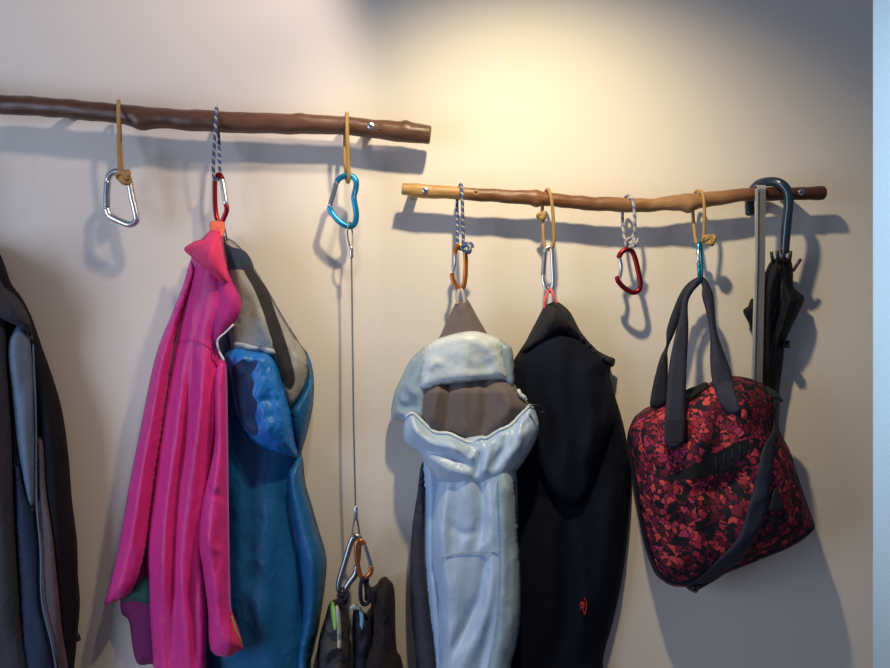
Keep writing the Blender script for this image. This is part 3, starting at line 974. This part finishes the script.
# ------------------------------------------------------------------ pink jacket
th = Thing('jacket', 'bright pink jacket hung by a coral tab, in front of the blue one', 'jacket', P(180, 660, .06), 'jackets hung on the wall')
PB = by_x([100, 185, 205, 240], [.022, .040, .068, .080])
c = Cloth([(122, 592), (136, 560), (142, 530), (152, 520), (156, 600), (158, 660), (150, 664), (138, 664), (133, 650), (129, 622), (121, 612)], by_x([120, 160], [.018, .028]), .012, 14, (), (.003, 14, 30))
part(th, 'back_hem', c.data(), 'plum', label='dark plum inside of the back hem')
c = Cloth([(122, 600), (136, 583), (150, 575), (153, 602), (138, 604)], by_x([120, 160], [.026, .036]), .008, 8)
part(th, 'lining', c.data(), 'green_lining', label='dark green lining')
PJ = Cloth([(206, 236), (218, 235), (225, 252), (230, 280), (236, 295), (234, 315), (224, 332), (219, 342), (220, 356), (222, 380), (220, 420), (214, 455), (208, 500), (204, 540), (205, 580), (207, 620), (206, 660), (204, 720), (156, 720), (153, 664), (150, 620), (148, 580), (146, 545), (150, 505),
            (158, 440), (165, 390), (176, 330), (184, 290), (190, 262), (196, 244)], PB, .046, 26,
           [([(203, 262), (191, 330), (180, 420), (166, 520), (160, 660)], .013, 8), ([(209, 278), (200, 312), (192, 350), (185, 430), (176, 500), (173, 570), (176, 690)], -.013, 4.5), ([(211, 340), (206, 370), (198, 430), (187, 510), (183, 590), (190, 680)], .013, 7),
            ([(215, 345), (212, 370), (208, 410), (204, 490)], -.012, 4.5), ([(196, 560), (196, 620), (198, 680)], -.008, 6), ([(222, 352), (218, 376), (214, 430)], .006, 5), ([(160, 590), (168, 640), (172, 700)], -.008, 6)], (.0018, 15, 40), step=3.0)
part(th, 'body', PJ.data(), 'pink')
c = Cloth([(190, 262), (196, 268), (194, 280), (180, 322), (170, 372), (163, 425), (155, 480), (149, 530), (145, 555), (136, 584), (126, 597), (114, 602), (104, 605), (108, 590), (118, 548), (130, 480), (141, 425), (152, 370), (160, 342), (170, 318), (183, 285)],
          by_x([100, 150, 200], [.026, .040, .070]), .034, 14, [([(176, 320), (158, 380), (146, 450), (132, 530), (118, 590)], .008, 5), ([(186, 290), (170, 350), (158, 420), (146, 500), (138, 560)], -.008, 4)], (.0028, 9, 30), step=3.0)
part(th, 'front_panel', c.data(), 'pink')
SL = Cloth([(213, 384), (218, 362), (224, 360), (227, 375), (228, 440), (229, 520), (230, 580), (232, 612), (243, 645), (237, 652), (226, 657), (213, 653), (209, 640), (208, 610), (203, 570), (199, 540), (203, 500), (210, 468), (214, 440)], by_x([195, 240], [.088, .092]), .034, 13,
           [([(219, 400), (216, 470), (209, 520), (212, 570), (222, 640)], .007, 5), ([(213, 492), (226, 500)], -.005, 4), ([(224, 400), (224, 500), (220, 580)], -.006, 4), ([(205, 530), (214, 548), (224, 552)], .004, 4)], (.005, 9, 22), step=3.0)
part(th, 'sleeve', SL.data(), 'pink')
part(th, 'cuff_edge', tube_bm(on(SL, [(231.5, 616), (236, 630), (242.5, 644.5)], .001), .7 * T, 6), 'lime', label='lime cuff edge')
c = Cloth([(231, 610), (243, 645), (237, 651), (228, 655), (231, 635)], over(SL, .001), 0, 5, sheet=True, step=2)
part(th, 'cuff_tab', c.data(), 'salmon')
ML = Cloth([(218, 272), (226, 268), (233, 284), (240, 297), (240.5, 311), (234, 324), (226, 333), (219, 342), (220, 352), (214, 340), (212, 318), (214, 295)], lambda p: np.full(len(p), .104), .014, 11, [([(226, 288), (231, 305), (224, 328)], .003, 7)], (.0015, 14, 14), step=3)
part(th, 'collar_lining', ML.data(), 'magenta', label='magenta collar lining')
CF = Cloth([(208, 232), (214, 230), (222, 235), (226, 258), (230, 275), (233, 286), (222, 282), (208, 271), (194, 259), (184, 249), (195, 241), (202, 239)], over(PJ, .010), .018, 14, [([(212, 240), (220, 262), (228, 280)], .004, 6)], (.003, 14, 14), step=3)
part(th, 'collar_facing', CF.data(), 'salmon', label='salmon pink collar facing, folded over')
tab = Cloth([(210.6, 221.5), (224, 222), (224.4, 233), (222.4, 237.5), (213, 236.5), (210.4, 231)], by_y([220, 238], [.060, .088]), .004, 4, step=2.2)
to = part(th, 'hanging_tab', tab.data(), 'coral', label='coral hanging tab')
bm = bmesh.new()
for a, b in (((214, 229), (216.5, 226.5)), ((216.5, 226.5), (218, 230)), ((218.5, 229.5), (220.5, 227.5)), ((215, 232.5), (220.5, 231.5))):
    tube(bm, on(tab, [a, b], .0006), .35 * T, 5)
part(th, 'tab_lettering', bm, 'pink_tape', to)  # strokes stand for illegible lettering on the tab
part(th, 'zipper', tube_bm(on(ML, [(233.5, 324.5), (226, 332), (219, 338), (217.4, 343), (219, 351), (224, 360)], .004), .9 * T, 8), 'piping', label='pale zipper edge')
part(th, 'yoke_seam', tube_bm(on(PJ, [(178, 342), (190, 340), (202, 343), (212, 350)], .0006), .45 * T, 6), 'magenta')

# ------------------------------------------------------------------ bundle at the foot of the wire
th = Thing('drawstring_bag', 'dark grey fabric bag with lime green and white trim under the wire', 'bag', P(335, 660, .04))
GB = Cloth([(329, 604), (336, 599), (344, 603), (348, 612), (350, 640), (349.5, 665), (346, 720), (318, 720), (317, 690), (317, 655), (320, 634), (325, 618)], .022, .045, 16,
           [([(318, 664), (330, 650), (342, 650), (349, 668)], .012, 3), ([(320, 676), (332, 660), (342, 662), (348, 690)], -.009, 3), ([(320, 640), (332, 638), (346, 642)], -.008, 4), ([(343, 606), (347, 650)], .008, 3)], (.008, 12, 14), step=3)
part(th, 'body', GB.data(), 'bag_grey')
c = Cloth([(329.5, 603), (333, 601), (336, 615), (336.8, 629), (333.6, 629), (331.5, 616)], over(GB, .003), .002, 1.6, step=1.4)
part(th, 'edge_trim', c.data(), 'lime', label='lime green trim')
c = Cloth([(335.5, 607), (339, 608), (341, 628), (341, 646), (337.5, 647), (337, 626)], over(GB, .003), .0015, 1.6, step=1.4)
part(th, 'side_stripe', c.data(), 'white_trim', label='off-white stripe')
bm = tube_bm(trefoil(P(343.5, 597, .058), 5.0 * T, .2), 1.9 * T, 8, True)
tube(bm, smooth_path([P(341, 588, .058), P(339.5, 592, .062), P(341, 600, .060), P(345, 604, .058), P(346, 596, .056), P(343, 588, .05)], 6), 1.7 * T, 8)
part(th, 'drawstring_knot', bm, 'strap_dark')
th = Thing('pouch', 'dark brown cloth pouch with black straps, right of the grey bag', 'bag', P(385, 660, .04))
DP = Cloth([(370, 594), (372, 587.5), (377, 584), (380, 579), (385.5, 576.5), (389, 579.5), (393, 584), (395, 597), (395.5, 626), (397, 650), (402, 662), (410, 720), (356, 720), (362, 668), (369, 640), (371, 615)], .020, .050, 15,
           [([(388, 590), (384, 630), (388, 660)], .008, 5), ([(378, 596), (377, 630), (374, 660)], -.006, 4)], (.006, 12, 16), step=3)
part(th, 'body', DP.data(), 'dark_brown')
SP = Cloth([(353, 612), (358, 609), (364, 612), (371, 618), (372, 640), (370, 668), (371, 700), (352, 700), (353.5, 660), (352.5, 636)], .030, .024, 8, [([(360, 618), (360, 660)], .008, 3), ([(366, 622), (367, 660)], .008, 3)], (.008, 7, 9), step=2.6)
part(th, 'webbing', SP.data(), 'strap_dark')
c = Cloth([(349.5, 607), (353, 604), (361, 605), (362, 611), (356, 609.5), (350, 611)], .056, .003, 1.6, step=1.3, round_=False)
part(th, 'buckle', c.data(), 'white_trim', label='off-white buckle')
c = Cloth([(359, 611), (363.5, 612), (364, 622), (362.5, 631), (359.5, 629), (360, 620)], .060, .002, 1.6, step=1.3, round_=False)
part(th, 'tab', c.data(), 'pale_blue', label='pale blue tab')
bm = tube_bm(smooth_path([P(363.5, 577, .068), P(361, 584, .072), P(360.5, 596, .070), P(363, 604, .064), P(368.5, 602, .064), P(370, 590, .066), P(367, 579, .062)], 6), 2.0 * T, 8)
tube(bm, smooth_path([P(364.5, 580, .06), P(366, 590, .066), P(366, 600, .062)], 5), 1.6 * T, 8)
part(th, 'hanging_loop', bm, 'strap_dark')
part(th, 'cord', tube_bm(smooth_path([P(366.5, 578, .06), P(370, 583, .066), P(370, 589, .066)], 5), .9 * T, 8), 'tape_grey', label='pale cord')

# ------------------------------------------------------------------ black jacket
th = Thing('jacket', 'black hooded jacket with a small red emblem, right of the light blue one', 'jacket', P(570, 660, .03), 'jackets hung on the wall')
KJ = Cloth([(544, 308), (550, 303), (558, 302), (570, 312), (581, 332), (596, 349), (606, 356), (611, 366), (609, 380), (617, 402), (624, 427), (629, 455), (631, 482), (628, 530), (622, 580), (612, 625), (603, 660), (598, 720),
            (504, 720), (506, 600), (504, 470), (508, 380), (514, 360), (526, 341), (536, 322)], .010, .036, 38,
           [([(548, 520), (552, 580), (546, 660)], .010, 9), ([(575, 520), (584, 580), (580, 660)], .010, 9), ([(562, 520), (566, 590), (562, 660)], -.008, 8), ([(610, 480), (605, 540), (594, 620)], .008, 9)], (.006, 22, 60), step=3.8)
part(th, 'body', KJ.data(), 'black_navy')
KH = Cloth([(515, 362), (521, 352), (532, 340), (546, 334), (561, 330), (578, 333), (594, 348), (606, 358), (609, 374), (615, 396), (616, 412), (606, 442), (592, 482), (585, 499), (573, 506), (559, 501), (547, 488), (536, 462), (524, 430), (516, 396)], over(KJ, .005), .018, 22,
           [([(562, 340), (561, 400), (566, 490)], .008, 10), ([(540, 350), (542, 410), (556, 480)], -.006, 9), ([(590, 360), (592, 420), (582, 480)], .007, 9), ([(604, 370), (600, 420)], -.005, 6)], (.006, 18, 36), step=3.6)
part(th, 'hood', KH.data(), 'black_navy')
HM = Cloth([(544, 307), (551, 303), (558, 302), (570, 312), (581, 332), (596, 349), (608, 356), (615, 359), (612, 367), (600, 358), (582, 342), (568, 333), (556, 334), (540, 344), (528, 352), (519, 357), (526, 341), (536, 322)], over(KJ, .012), .022, 14, [([(552, 310), (548, 328)], .006, 6), ([(566, 320), (586, 346), (604, 357)], .005, 5)], (.004, 14, 14), step=3.2)
part(th, 'hood_brim', HM.data(), 'black_hood', label='dark grey-black hood brim')
part(th, 'hanging_loop', tube_bm(smooth_path([P(544.5, 308, .060), P(545.3, 299, .062), P(549.4, 288.8, CD + .002), P(553, 294, .062), P(556.6, 303, .062)], 6), 1.2 * T, 8, flat=.5), 'pink_tape', label='coral pink loop')
bm = bmesh.new()
tube(bm, on(KJ, [(584.3, 598.4), (586, 601), (586.4, 606), (585.6, 611), (584.6, 614.6), (583.2, 610), (582.4, 607)], .0012), .55 * T, 6)
tube(bm, on(KJ, [(582.2, 602), (580.6, 604.5), (581.4, 607.6), (584, 606.4), (583.6, 603.4), (582.2, 602)], .0012), .75 * T, 6)
tube(bm, on(KJ, [(582, 604), (583.4, 605.6)], .0014), .8 * T, 6)
tube(bm, on(KJ, [(581, 607.5), (580.6, 610)], .0012), .5 * T, 6)
part(th, 'emblem', bm, 'red_thread', label='small red embroidered emblem')

# ------------------------------------------------------------------ light blue jacket
th = Thing('jacket', 'light blue rain jacket with taupe hood lining, hung by its hood', 'jacket', P(470, 660, .06), 'jackets hung on the wall')
SB = by_x([405, 440, 490, 525], [.030, .046, .066, .080])
LS = Cloth([(422, 462), (432, 450), (445, 460), (446, 560), (446, 720), (434, 720), (433, 660), (428, 612), (424, 560), (423.5, 500)], by_x([420, 446], [.030, .036]), .024, 9, [([(432, 470), (429, 540), (434, 600), (436, 660)], .005, 4), ([(436, 560), (430, 580)], -.004, 3)], (.003, 10, 24), step=3)
part(th, 'sleeve', LS.data(), 'sky', label='bluer left sleeve')
SJ = Cloth([(437, 458), (450, 440), (470, 430), (505, 440), (516, 470), (518, 529), (521, 568), (521, 612), (516, 648), (511, 666), (506, 720), (440, 720), (438, 660), (437, 600), (433, 572), (429, 542), (432, 510), (436, 482)], SB, .044, 18,
           [([(446, 460), (441, 530), (446, 600), (442, 680)], .009, 7), ([(462, 460), (470, 528), (464, 560)], .005, 8),
            ([(452, 556), (458, 600), (446, 700)], .006, 8), ([(488, 548), (480, 596), (458, 640), (444, 668)], -.008, 5), ([(494, 556), (488, 610), (466, 660), (452, 700)], .007, 7),
            ([(478, 470), (482, 520), (470, 560)], -.005, 6), ([(490, 470), (492, 540), (486, 620)], .005, 6), ([(476, 690), (486, 640), (494, 600)], -.005, 4), ([(446, 520), (462, 534), (480, 530)], -.003, 4)], (.0034, 15, 22), step=3.0)
part(th, 'body', SJ.data(), 'mid_ice')
c = Cloth([(421, 465), (425, 466), (424.5, 510), (424, 560), (428, 612), (434, 660), (435, 720), (420, 720), (416, 660), (411, 612), (410, 571), (412, 529), (417, 495)], by_x([408, 436], [.028, .050]), .014, 7, (), (.003, 10, 30))
part(th, 'side_panel', c.data(), 'slate', label='dark slate side panel')
c = Cloth([(497, 460), (512, 456), (518, 529), (521, 568), (521, 612), (516, 648), (511, 666), (506, 720), (484, 720), (488, 665), (496, 622), (499, 560), (498, 520)], lambda p: SJ.depth(p) + np.interp(p[:, 1], [462, 490], [-.02, .003]), .012, 9, [([(508, 490), (509, 560), (506, 640)], -.003, 4), ([(500, 590), (510, 604)], .003, 3)], (.004, 14, 30), step=3)
part(th, 'sleeve', c.data(), 'grey_ice', label='greyer blue sleeve')
part(th, 'yoke_seam', tube_bm(on(SJ, [(441, 558), (462, 553), (490, 552), (519, 550)], .002), .45 * T, 6), 'grey_ice')
# hood
HW = Cloth([(426, 347), (416, 354), (408, 363), (400, 380), (394, 394), (391, 416), (398, 420), (408, 424), (424, 424), (430, 400), (430, 366)], by_x([388, 430], [.030, .060]), .022, 13, [([(404, 380), (414, 392), (424, 394)], .006, 5), ([(398, 404), (410, 408), (420, 404)], -.006, 5)], (.005, 15, 13), step=3)
part(th, 'hood_side', HW.data(), 'grey_ice', label='blue-grey left side of the hood')
c = Cloth([(498, 340), (505, 343), (512, 348), (514, 367), (514, 388), (508, 386), (500, 372)], .074, .014, 7, step=3)
part(th, 'hood_side', c.data(), 'grey_ice')
HT = Cloth([(455, 304), (460, 300), (467, 299), (477, 316), (488, 335), (498, 350), (480, 362), (450, 362), (432, 352), (440, 336), (447, 320)], by_y([300, 345], [.050, .056]), .026, 17, [([(459, 306), (457, 324), (450, 340)], -.006, 4), ([(470, 310), (478, 332)], .004, 5)], (.004, 12, 14), step=3.2)
part(th, 'hood_peak', HT.data(), 'taupe', label='taupe peak of the hood')
GI = Cloth([(418, 380), (428, 366), (460, 358), (500, 362), (512, 380), (521, 394), (530, 407), (520, 420), (508, 432), (488, 444), (470, 448), (448, 442), (430, 436), (420, 424), (417, 404)], lambda p: np.interp(p[:, 0], [415, 530], [.052, .078]) - np.interp(p[:, 1], [374, 392], [.026, 0]), .030, 18,
           [([(442, 364), (434, 408), (430, 436)], .007, 4), ([(452, 364), (447, 412), (444, 442)], -.007, 3.5), ([(484, 362), (486, 402), (482, 440)], -.009, 6), ([(502, 364), (509, 402), (504, 430)], .006, 6), ([(466, 364), (464, 410), (466, 446)], .005, 6), ([(428, 372), (423, 418)], -.005, 3)], (.003, 14, 26), step=3)
part(th, 'hood_lining', GI.data(), 'taupe', label='taupe hood lining')
WB = Cloth([(427, 346), (438, 339), (455, 333.5), (473, 331), (487, 334), (501, 340.5), (504, 357), (508, 371), (508, 380.5), (489, 380), (461, 383), (441, 386), (428, 390), (419, 387), (420, 371), (423, 355)], by_x([418, 465, 510], [.064, .084, .074]), .020, 10,
           [([(428, 370), (436, 362), (444, 367)], .004, 3.5), ([(444, 346), (462, 352), (486, 344)], .003, 8), ([(426, 356), (436, 350)], -.003, 4), ([(482, 340), (494, 358), (502, 376)], .004, 5), ([(462, 366), (478, 370), (492, 362)], -.003, 6)], (.0032, 20, 16), step=2.8)
part(th, 'hood_brim', WB.data(), 'ice', label='pale ice-blue hood brim')
gath = []
rng = random.Random(3)
for k in range(15):
    t = k / 14
    ex = float(np.interp(t, [0, .3, .55, .75, 1], [472, 487, 506, 519, 530]))
    ey = float(np.interp(t, [0, .3, .55, .75, 1], [443, 438, 427, 416, 407]))
    L = 9 + 16 * rng.random()
    gath.append(([(ex, ey), (ex + 1.5 - 3 * rng.random(), ey + L * .5), (ex - 5 + 4 * rng.random(), ey + L)], .0042 * (1 if k % 2 else -1), 2.1))
LB = Cloth([(405, 417), (413, 411.5), (424, 422), (435, 431), (449, 432), (460, 437), (471, 441), (479, 436), (487, 436), (498, 429), (510, 424), (521, 413), (530, 404), (535, 410), (539, 429), (532, 448), (518, 469), (501, 481), (481, 486), (457, 487), (441, 483), (429, 469), (420, 455), (408, 445), (403, 436)],
           by_x([404, 440, 500, 540], [.052, .072, .088, .082]), .032, 17,
           [([(410, 422), (428, 440), (450, 446), (464, 452)], .006, 4), ([(410, 434), (430, 452), (456, 458), (474, 470)], -.007, 4), ([(424, 456), (446, 468), (472, 476)], .006, 5), ([(474, 442), (479, 460), (474, 482)], -.008, 3.5),
            ([(486, 440), (487, 456), (482, 478)], .006, 4), ([(500, 432), (503, 448), (490, 472)], -.006, 4), ([(514, 424), (520, 440), (506, 464)], .006, 5), ([(446, 438), (458, 446)], .004, 3)] + gath, (.0035, 15, 13), step=2.4)
part(th, 'hood_pouch', LB.data(), 'mid_ice', label='gathered lower hood edge')
cas = smooth_path([Vector((x, y, 0)) for x, y in [(406, 416), (413, 412.5), (424, 422), (435, 431), (449, 432.5), (460, 437.5), (471, 441.5), (480, 437), (487, 437), (498, 430), (510, 424.5), (521, 413.5), (530, 405)]], 9)
cd = LB.depth(np.array([(v.x, v.y + 2.5) for v in cas]))
part(th, 'elastic_hem', tube_bm([P(v.x, v.y + .8, d_) for v, d_ in zip(cas, cd)], [(1.5 + (.75 if v.x > 462 else .25) * noise.noise(Vector((i * .55, 0, 4)))) * T for i, v in enumerate(cas)], 10), 'ice')
part(th, 'drawcord', tube_bm(smooth_path([P(529, 406, .115), P(536, 405, .118), P(544, 408, .116), P(543, 412, .114), P(536, 410, .114), P(530, 407, .112)], 6), .55 * T, 8), 'plastic', label='black elastic drawcord')
c = Cloth([(517, 390), (520, 389), (522, 393), (526, 396), (527, 400), (523, 399), (519, 396)], .094, .006, 3, step=2)
part(th, 'cord_end', c.data(), 'ice')
part(th, 'hanging_loop', tube_bm(smooth_path([P(457.5, 304, .066), P(457.6, 296, .064), P(460.2, 287.6, CD), P(463, 294, .062), P(464.4, 303, .066)], 6), 1.6 * T, 8, flat=.5), 'tape_grey', label='grey tape loop')

# ------------------------------------------------------------------ umbrella
th = Thing('umbrella', 'folded black umbrella hooked over the right branch by its curved handle', 'umbrella', P(770, 450, .03))
hp = smooth_path([P(750, 214, BD - .020), P(749.6, 203, BD - .021), P(752, 192, BD - .019), P(759, 184, BD - .010), P(770.5, 181.6, BD + .006), P(781, 184, BD + .018), P(787.4, 192, BD + .022), P(788.6, 205, BD + .022), P(786.6, 224, BD + .018), P(784.2, 252, BD + .010)], 8)
part(th, 'crook_handle', tube_bm(hp, [4.4 * T] * 8 + [4.5 * T] * (len(hp) - 8), 16), 'handle')
part(th, 'shaft', tube_bm([P(784.2, 248, BD + .010), P(776, 380, .026), P(771, 520, .014)], 1.6 * T, 10), 'plastic')
ub = by_y([250, 300, 390, 470], [.036, .026, .014, .008])
UC = Cloth([(766, 270), (771, 261), (780, 257), (790, 259), (793, 270), (793.5, 286), (799, 292), (804.5, 298), (800, 310), (792, 326), (786, 340), (784, 350), (783, 362), (780, 384), (778, 410), (774, 470), (768, 470), (762, 400), (759, 372), (757, 340), (756, 320), (757, 296), (761, 280)], ub, .028, 13,
           [([(774, 266), (768, 310), (768, 370)], .008, 4), ([(782, 262), (782, 300), (774, 350)], -.008, 3.5), ([(788, 266), (790, 296), (780, 340)], .007, 3.5), ([(798, 298), (788, 322), (780, 350)], .006, 4), ([(764, 290), (762, 340)], -.006, 3)], (.004, 8, 20), step=2.8)
part(th, 'canopy', UC.data(), 'umbrella')
c = Cloth([(743, 311), (748, 306), (751, 299), (756, 300), (760, 315), (758, 334), (752, 332), (748, 322)], .022, .014, 6, step=2.5)
part(th, 'canopy_flap', c.data(), 'umbrella')
part(th, 'closing_strap', box_bm(P(781, 347.5, .034), P(789.6, 341, .046), .0008), 'umbrella')
for x0, y0, x1, y1, z in ((773, 263, 771.4, 252, .056), (778, 261, 777, 251, .064), (783.5, 261, 783.6, 250.5, .066), (789.5, 262, 790.6, 251.5, .060), (793, 271, 800.5, 259.5, .052)):
    part(th, 'rib_tip', tube_bm([P(x0, y0, z - .004), P((x0 + x1) / 2, (y0 + y1) / 2, z), P(x1, y1, z)], [1.5 * T, 1.7 * T, 1.6 * T], 8), 'plastic')

# ------------------------------------------------------------------ metal strip
th = Thing('metal_strip', 'long flat grey metal strip hanging over the right branch beside the umbrella', 'strip', P(757, 380, .06))
SD = BD + RR + .006


def ribbon3(path, w, t):
    """flat bar: path of points, width along x, thickness along the path normal"""
    bm = bmesh.new()
    rings = []
    for i, p in enumerate(path):
        a = path[max(0, i - 1)]
        b = path[min(len(path) - 1, i + 1)]
        tg = (b - a).normalized()
        nn = tg.cross(Vector((1, 0, 0))).normalized()
        x = Vector((w / 2, 0, 0))
        rings.append([bm.verts.new(p + s * x + k * nn * t / 2) for s, k in ((-1, -1), (1, -1), (1, 1), (-1, 1))])
    for i in range(len(rings) - 1):
        for k in range(4):
            bm.faces.new((rings[i][k], rings[i][(k + 1) % 4], rings[i + 1][(k + 1) % 4], rings[i + 1][k]))
    bm.faces.new(rings[0])
    bm.faces.new(rings[-1])
    return bm


part(th, 'bar', ribbon3([P(761.2, 189, SD), P(760.8, 250, .064), P(759, 330, .058), P(757.6, 398, .049)], 8.4 * T, .0012), 'strip', smooth=False)
part(th, 'raised_edge', ribbon3([P(756.6, 189, SD + .0025), P(756.3, 250, .0665), P(754.2, 330, .0605), P(752.4, 398, .0505)], 1.8 * T, .005), 'strip_edge', smooth=False, label='paler raised edge')
part(th, 'hook', ribbon3([P(761.2, 190, SD), P(761.2, 187, SD - .0005), P(761.1, 185.6, SD - .003), P(761.1, 185.4, SD - .006)], 8.4 * T, .0012), 'strip_edge', smooth=False)

# ------------------------------------------------------------------ red patterned bag
th = Thing('tote_bag', 'red and black leaf patterned bag with dark handles, hung from the small blue carabiner', 'bag', P(720, 590, .08))
TB = Cloth([(632, 421), (640, 412), (650, 406), (664, 402), (684, 396), (700, 388), (709, 383), (719, 378), (737, 376), (757, 381), (773, 391), (780, 399), (779, 428), (790, 451), (801, 485), (811, 514), (815, 526), (811, 533), (793, 546), (760, 560), (722, 575), (700, 584), (678, 587), (663, 581), (653, 567), (642, 530), (632, 474), (627, 440)],
           by_x([620, 700, 740, 820], [.030, .056, .072, .064]), .066, 34,
           [([(690, 396), (700, 430), (692, 480), (702, 560)], .010, 14), ([(660, 410), (662, 470), (672, 540)], .008, 12), ([(740, 384), (748, 430), (770, 500)], .009, 13), ([(676, 404), (684, 440)], -.008, 8), ([(724, 390), (722, 430)], -.009, 8), ([(670, 488), (710, 492), (752, 470)], -.007, 8)], (.008, 26, 26), back=.016, step=4)
part(th, 'body', TB.data(), 'leaf')
c = Cloth([(629, 440), (634, 470), (642, 520), (652, 558), (664, 580), (654, 572), (643, 540), (633, 482), (627.5, 450)], over(TB, .004), .008, 5, step=3)
part(th, 'side_panel', c.data(), 'strap_dark', label='dark side panel')
c = Cloth([(683, 398), (686, 390), (696, 386), (706, 382), (708, 386), (699, 393), (689, 400)], over(TB, .006), .004, 4, step=2.5)
part(th, 'opening', c.data(), 'inside', label='dark bag opening')
ZP = Cloth(sheet=True, outline=[(675, 473), (686, 468), (700, 462), (716, 453), (731, 445), (747, 439.5), (748, 449), (741, 459), (730, 467), (718, 473), (697, 479), (682, 478)], base=over(TB, .001), bulge=0, R=6, step=2.5)
po = part(th, 'pocket_opening', ZP.data(), 'inside', label='dark slit of the front pocket')
for k in range(4):
    part(th, 'pocket_fold', tube_bm(on(ZP, [(716 + k * 8, 457 - k * 3.6), (717 + k * 8, 470 - k * 5)], .0004, 3), .9 * T, 6), 'strap_dark', po)
part(th, 'bottom_piping', tube_bm(on(TB, [(655, 566), (664, 578), (678, 584), (700, 581), (722, 572), (760, 557), (793, 543), (811, 530)], .001), 1.3 * T, 8), 'strap_dark')
hz = lambda off: by_y([276, 300, 350, 400, 445], [.060 + off, .066 + off, .086 + off, .118 + off, .140 + off])
# rear handle, left limb
c = Cloth([(698, 277), (704, 280), (698, 284), (690, 292), (684, 306), (676, 330), (668, 349), (668, 366), (667, 399), (662, 407), (652, 408), (650, 402), (654, 380), (660, 358), (666, 345), (667, 328), (677, 300), (686, 285)], by_y([276, 300, 350, 400], [.048, .052, .064, .078]), .003, 3, step=2.6)
part(th, 'handle', c.data(), 'strap_dark')
c = Cloth([(697, 277), (704, 278), (701, 283), (693, 292), (688, 304), (688.5, 330), (687, 360), (685.5, 400), (683, 443), (665, 443), (666, 400), (669, 366), (674, 340), (680, 314), (682, 300), (688, 286)], lambda p: np.maximum(hz(0)(p), TB.depth(p) + .003), .003, 3, step=2.6)
ho = part(th, 'handle', c.data(), 'strap')
part(th, 'handle_patch', Cloth([(666, 420), (682, 420), (682.5, 442), (665.5, 442)], over(c, .0008), 0, 3, step=2.5, round_=False, sheet=True).data(), 'strap_dark', ho)
c = Cloth([(698, 277), (705, 278), (711, 288), (713.5, 297), (715, 314), (717, 332), (724, 352), (731, 372), (737, 398), (740, 412), (729, 414), (720, 404), (712, 380), (710, 360), (710, 335), (706, 312), (702, 296), (702, 286)], lambda p: np.maximum(hz(0)(p), TB.depth(p) + .003), .003, 3, [([(706, 298), (712, 326), (722, 372)], .004, 3)], step=2.8)
part(th, 'handle', c.data(), 'strap')
# shoulder strap
SS = Cloth([(774, 398), (780, 398), (778, 428), (774, 448), (771, 481), (767, 511), (756, 537), (741, 560), (722, 576), (702, 588), (694, 592), (686, 586), (700, 577), (718, 560), (738, 537), (747, 511), (755, 481), (763, 448), (773, 428)], over(TB, .004), .003, 3, step=2.6)
so = part(th, 'shoulder_strap', SS.data(), 'strap')
c = Cloth([(684, 584), (690, 585), (699, 582), (700, 587), (697, 593), (692, 592), (688, 588)], .060, .012, 4, step=2.5)
part(th, 'strap_buckle', c.data(), 'plastic', so)
c = Cloth([(776.6, 486), (781, 498), (783, 511), (768, 509)], over(TB, .003), .003, 5, step=2.5)
part(th, 'flap', c.data(), 'strap_dark')
c = Cloth([(766, 386), (774, 390), (781, 397), (783, 402), (777, 401), (770, 396)], over(TB, .003), .007, 4, step=2.5)
part(th, 'strap_anchor', c.data(), 'strap_dark')

# ------------------------------------------------------------------ light
def lamp(name, kind, loc, energy, col, **k):
    l = bpy.data.lights.new(name, kind)
    l.energy = energy
    l.color = col
    for a, v in k.items():
        setattr(l, a, v)
    o = bpy.data.objects.new(name, l)
    COL.objects.link(o)
    o.location = loc
    return o


def aim(o, target):
    o.rotation_euler = (Vector(target) - o.location).to_track_quat('-Z', 'Y').to_euler()


def at_wall(px, py, dist):
    """a lamp that stands dist metres off the wall, opposite the wall point (px, py)"""
    return Vector(((px - CX) * T, -dist, ZC + (CY - py) * T))


pl = at_wall(495, -60, .50)
sp = lamp('ceiling_spot', 'SPOT', pl, 29, (1.0, .82, .53), spot_size=math.radians(114), spot_blend=1.0, shadow_soft_size=.02)
aim(sp, pl + Vector((.10, .50, -.85)))
pl = at_wall(375, -110, .46)
sp = lamp('ceiling_spot', 'SPOT', pl, 11, (1.0, .80, .69), spot_size=math.radians(108), spot_blend=.4, shadow_soft_size=.03)
aim(sp, pl + Vector((-.75, .43, -.50)))
win = lamp('window_daylight', 'AREA', (-1.8, -1.3, 1.2), 21, (.62, .74, 1.0), shape='RECTANGLE', size=1.0, size_y=1.3)
aim(win, (-.3, 0, 1.2))
adj = lamp('next_room_daylight', 'AREA', (1.9, .5, 1.6), 15, (.54, .78, 1.0), shape='RECTANGLE', size=.8, size_y=2.0)
aim(adj, (1.6, 1.4, 1.4))

w = bpy.data.worlds.new('World')
S.world = w
w.use_nodes = True
bg = w.node_tree.nodes['Background']
bg.inputs['Color'].default_value = (.50, .62, .9, 1)
bg.inputs['Strength'].default_value = .15

# ------------------------------------------------------------------ camera
cam = bpy.data.cameras.new('camera')
cam.sensor_fit = 'HORIZONTAL'
cam.sensor_width = 36
cam.lens = 36 * F / 890
cam.clip_start = .01
co = bpy.data.objects.new('camera', cam)
COL.objects.link(co)
co.location = (0, -D, ZC)
co.rotation_euler = (math.pi / 2, 0, 0)
S.camera = co
S.view_settings.view_transform = 'Standard'
S.view_settings.look = 'None'
S.view_settings.exposure = 0
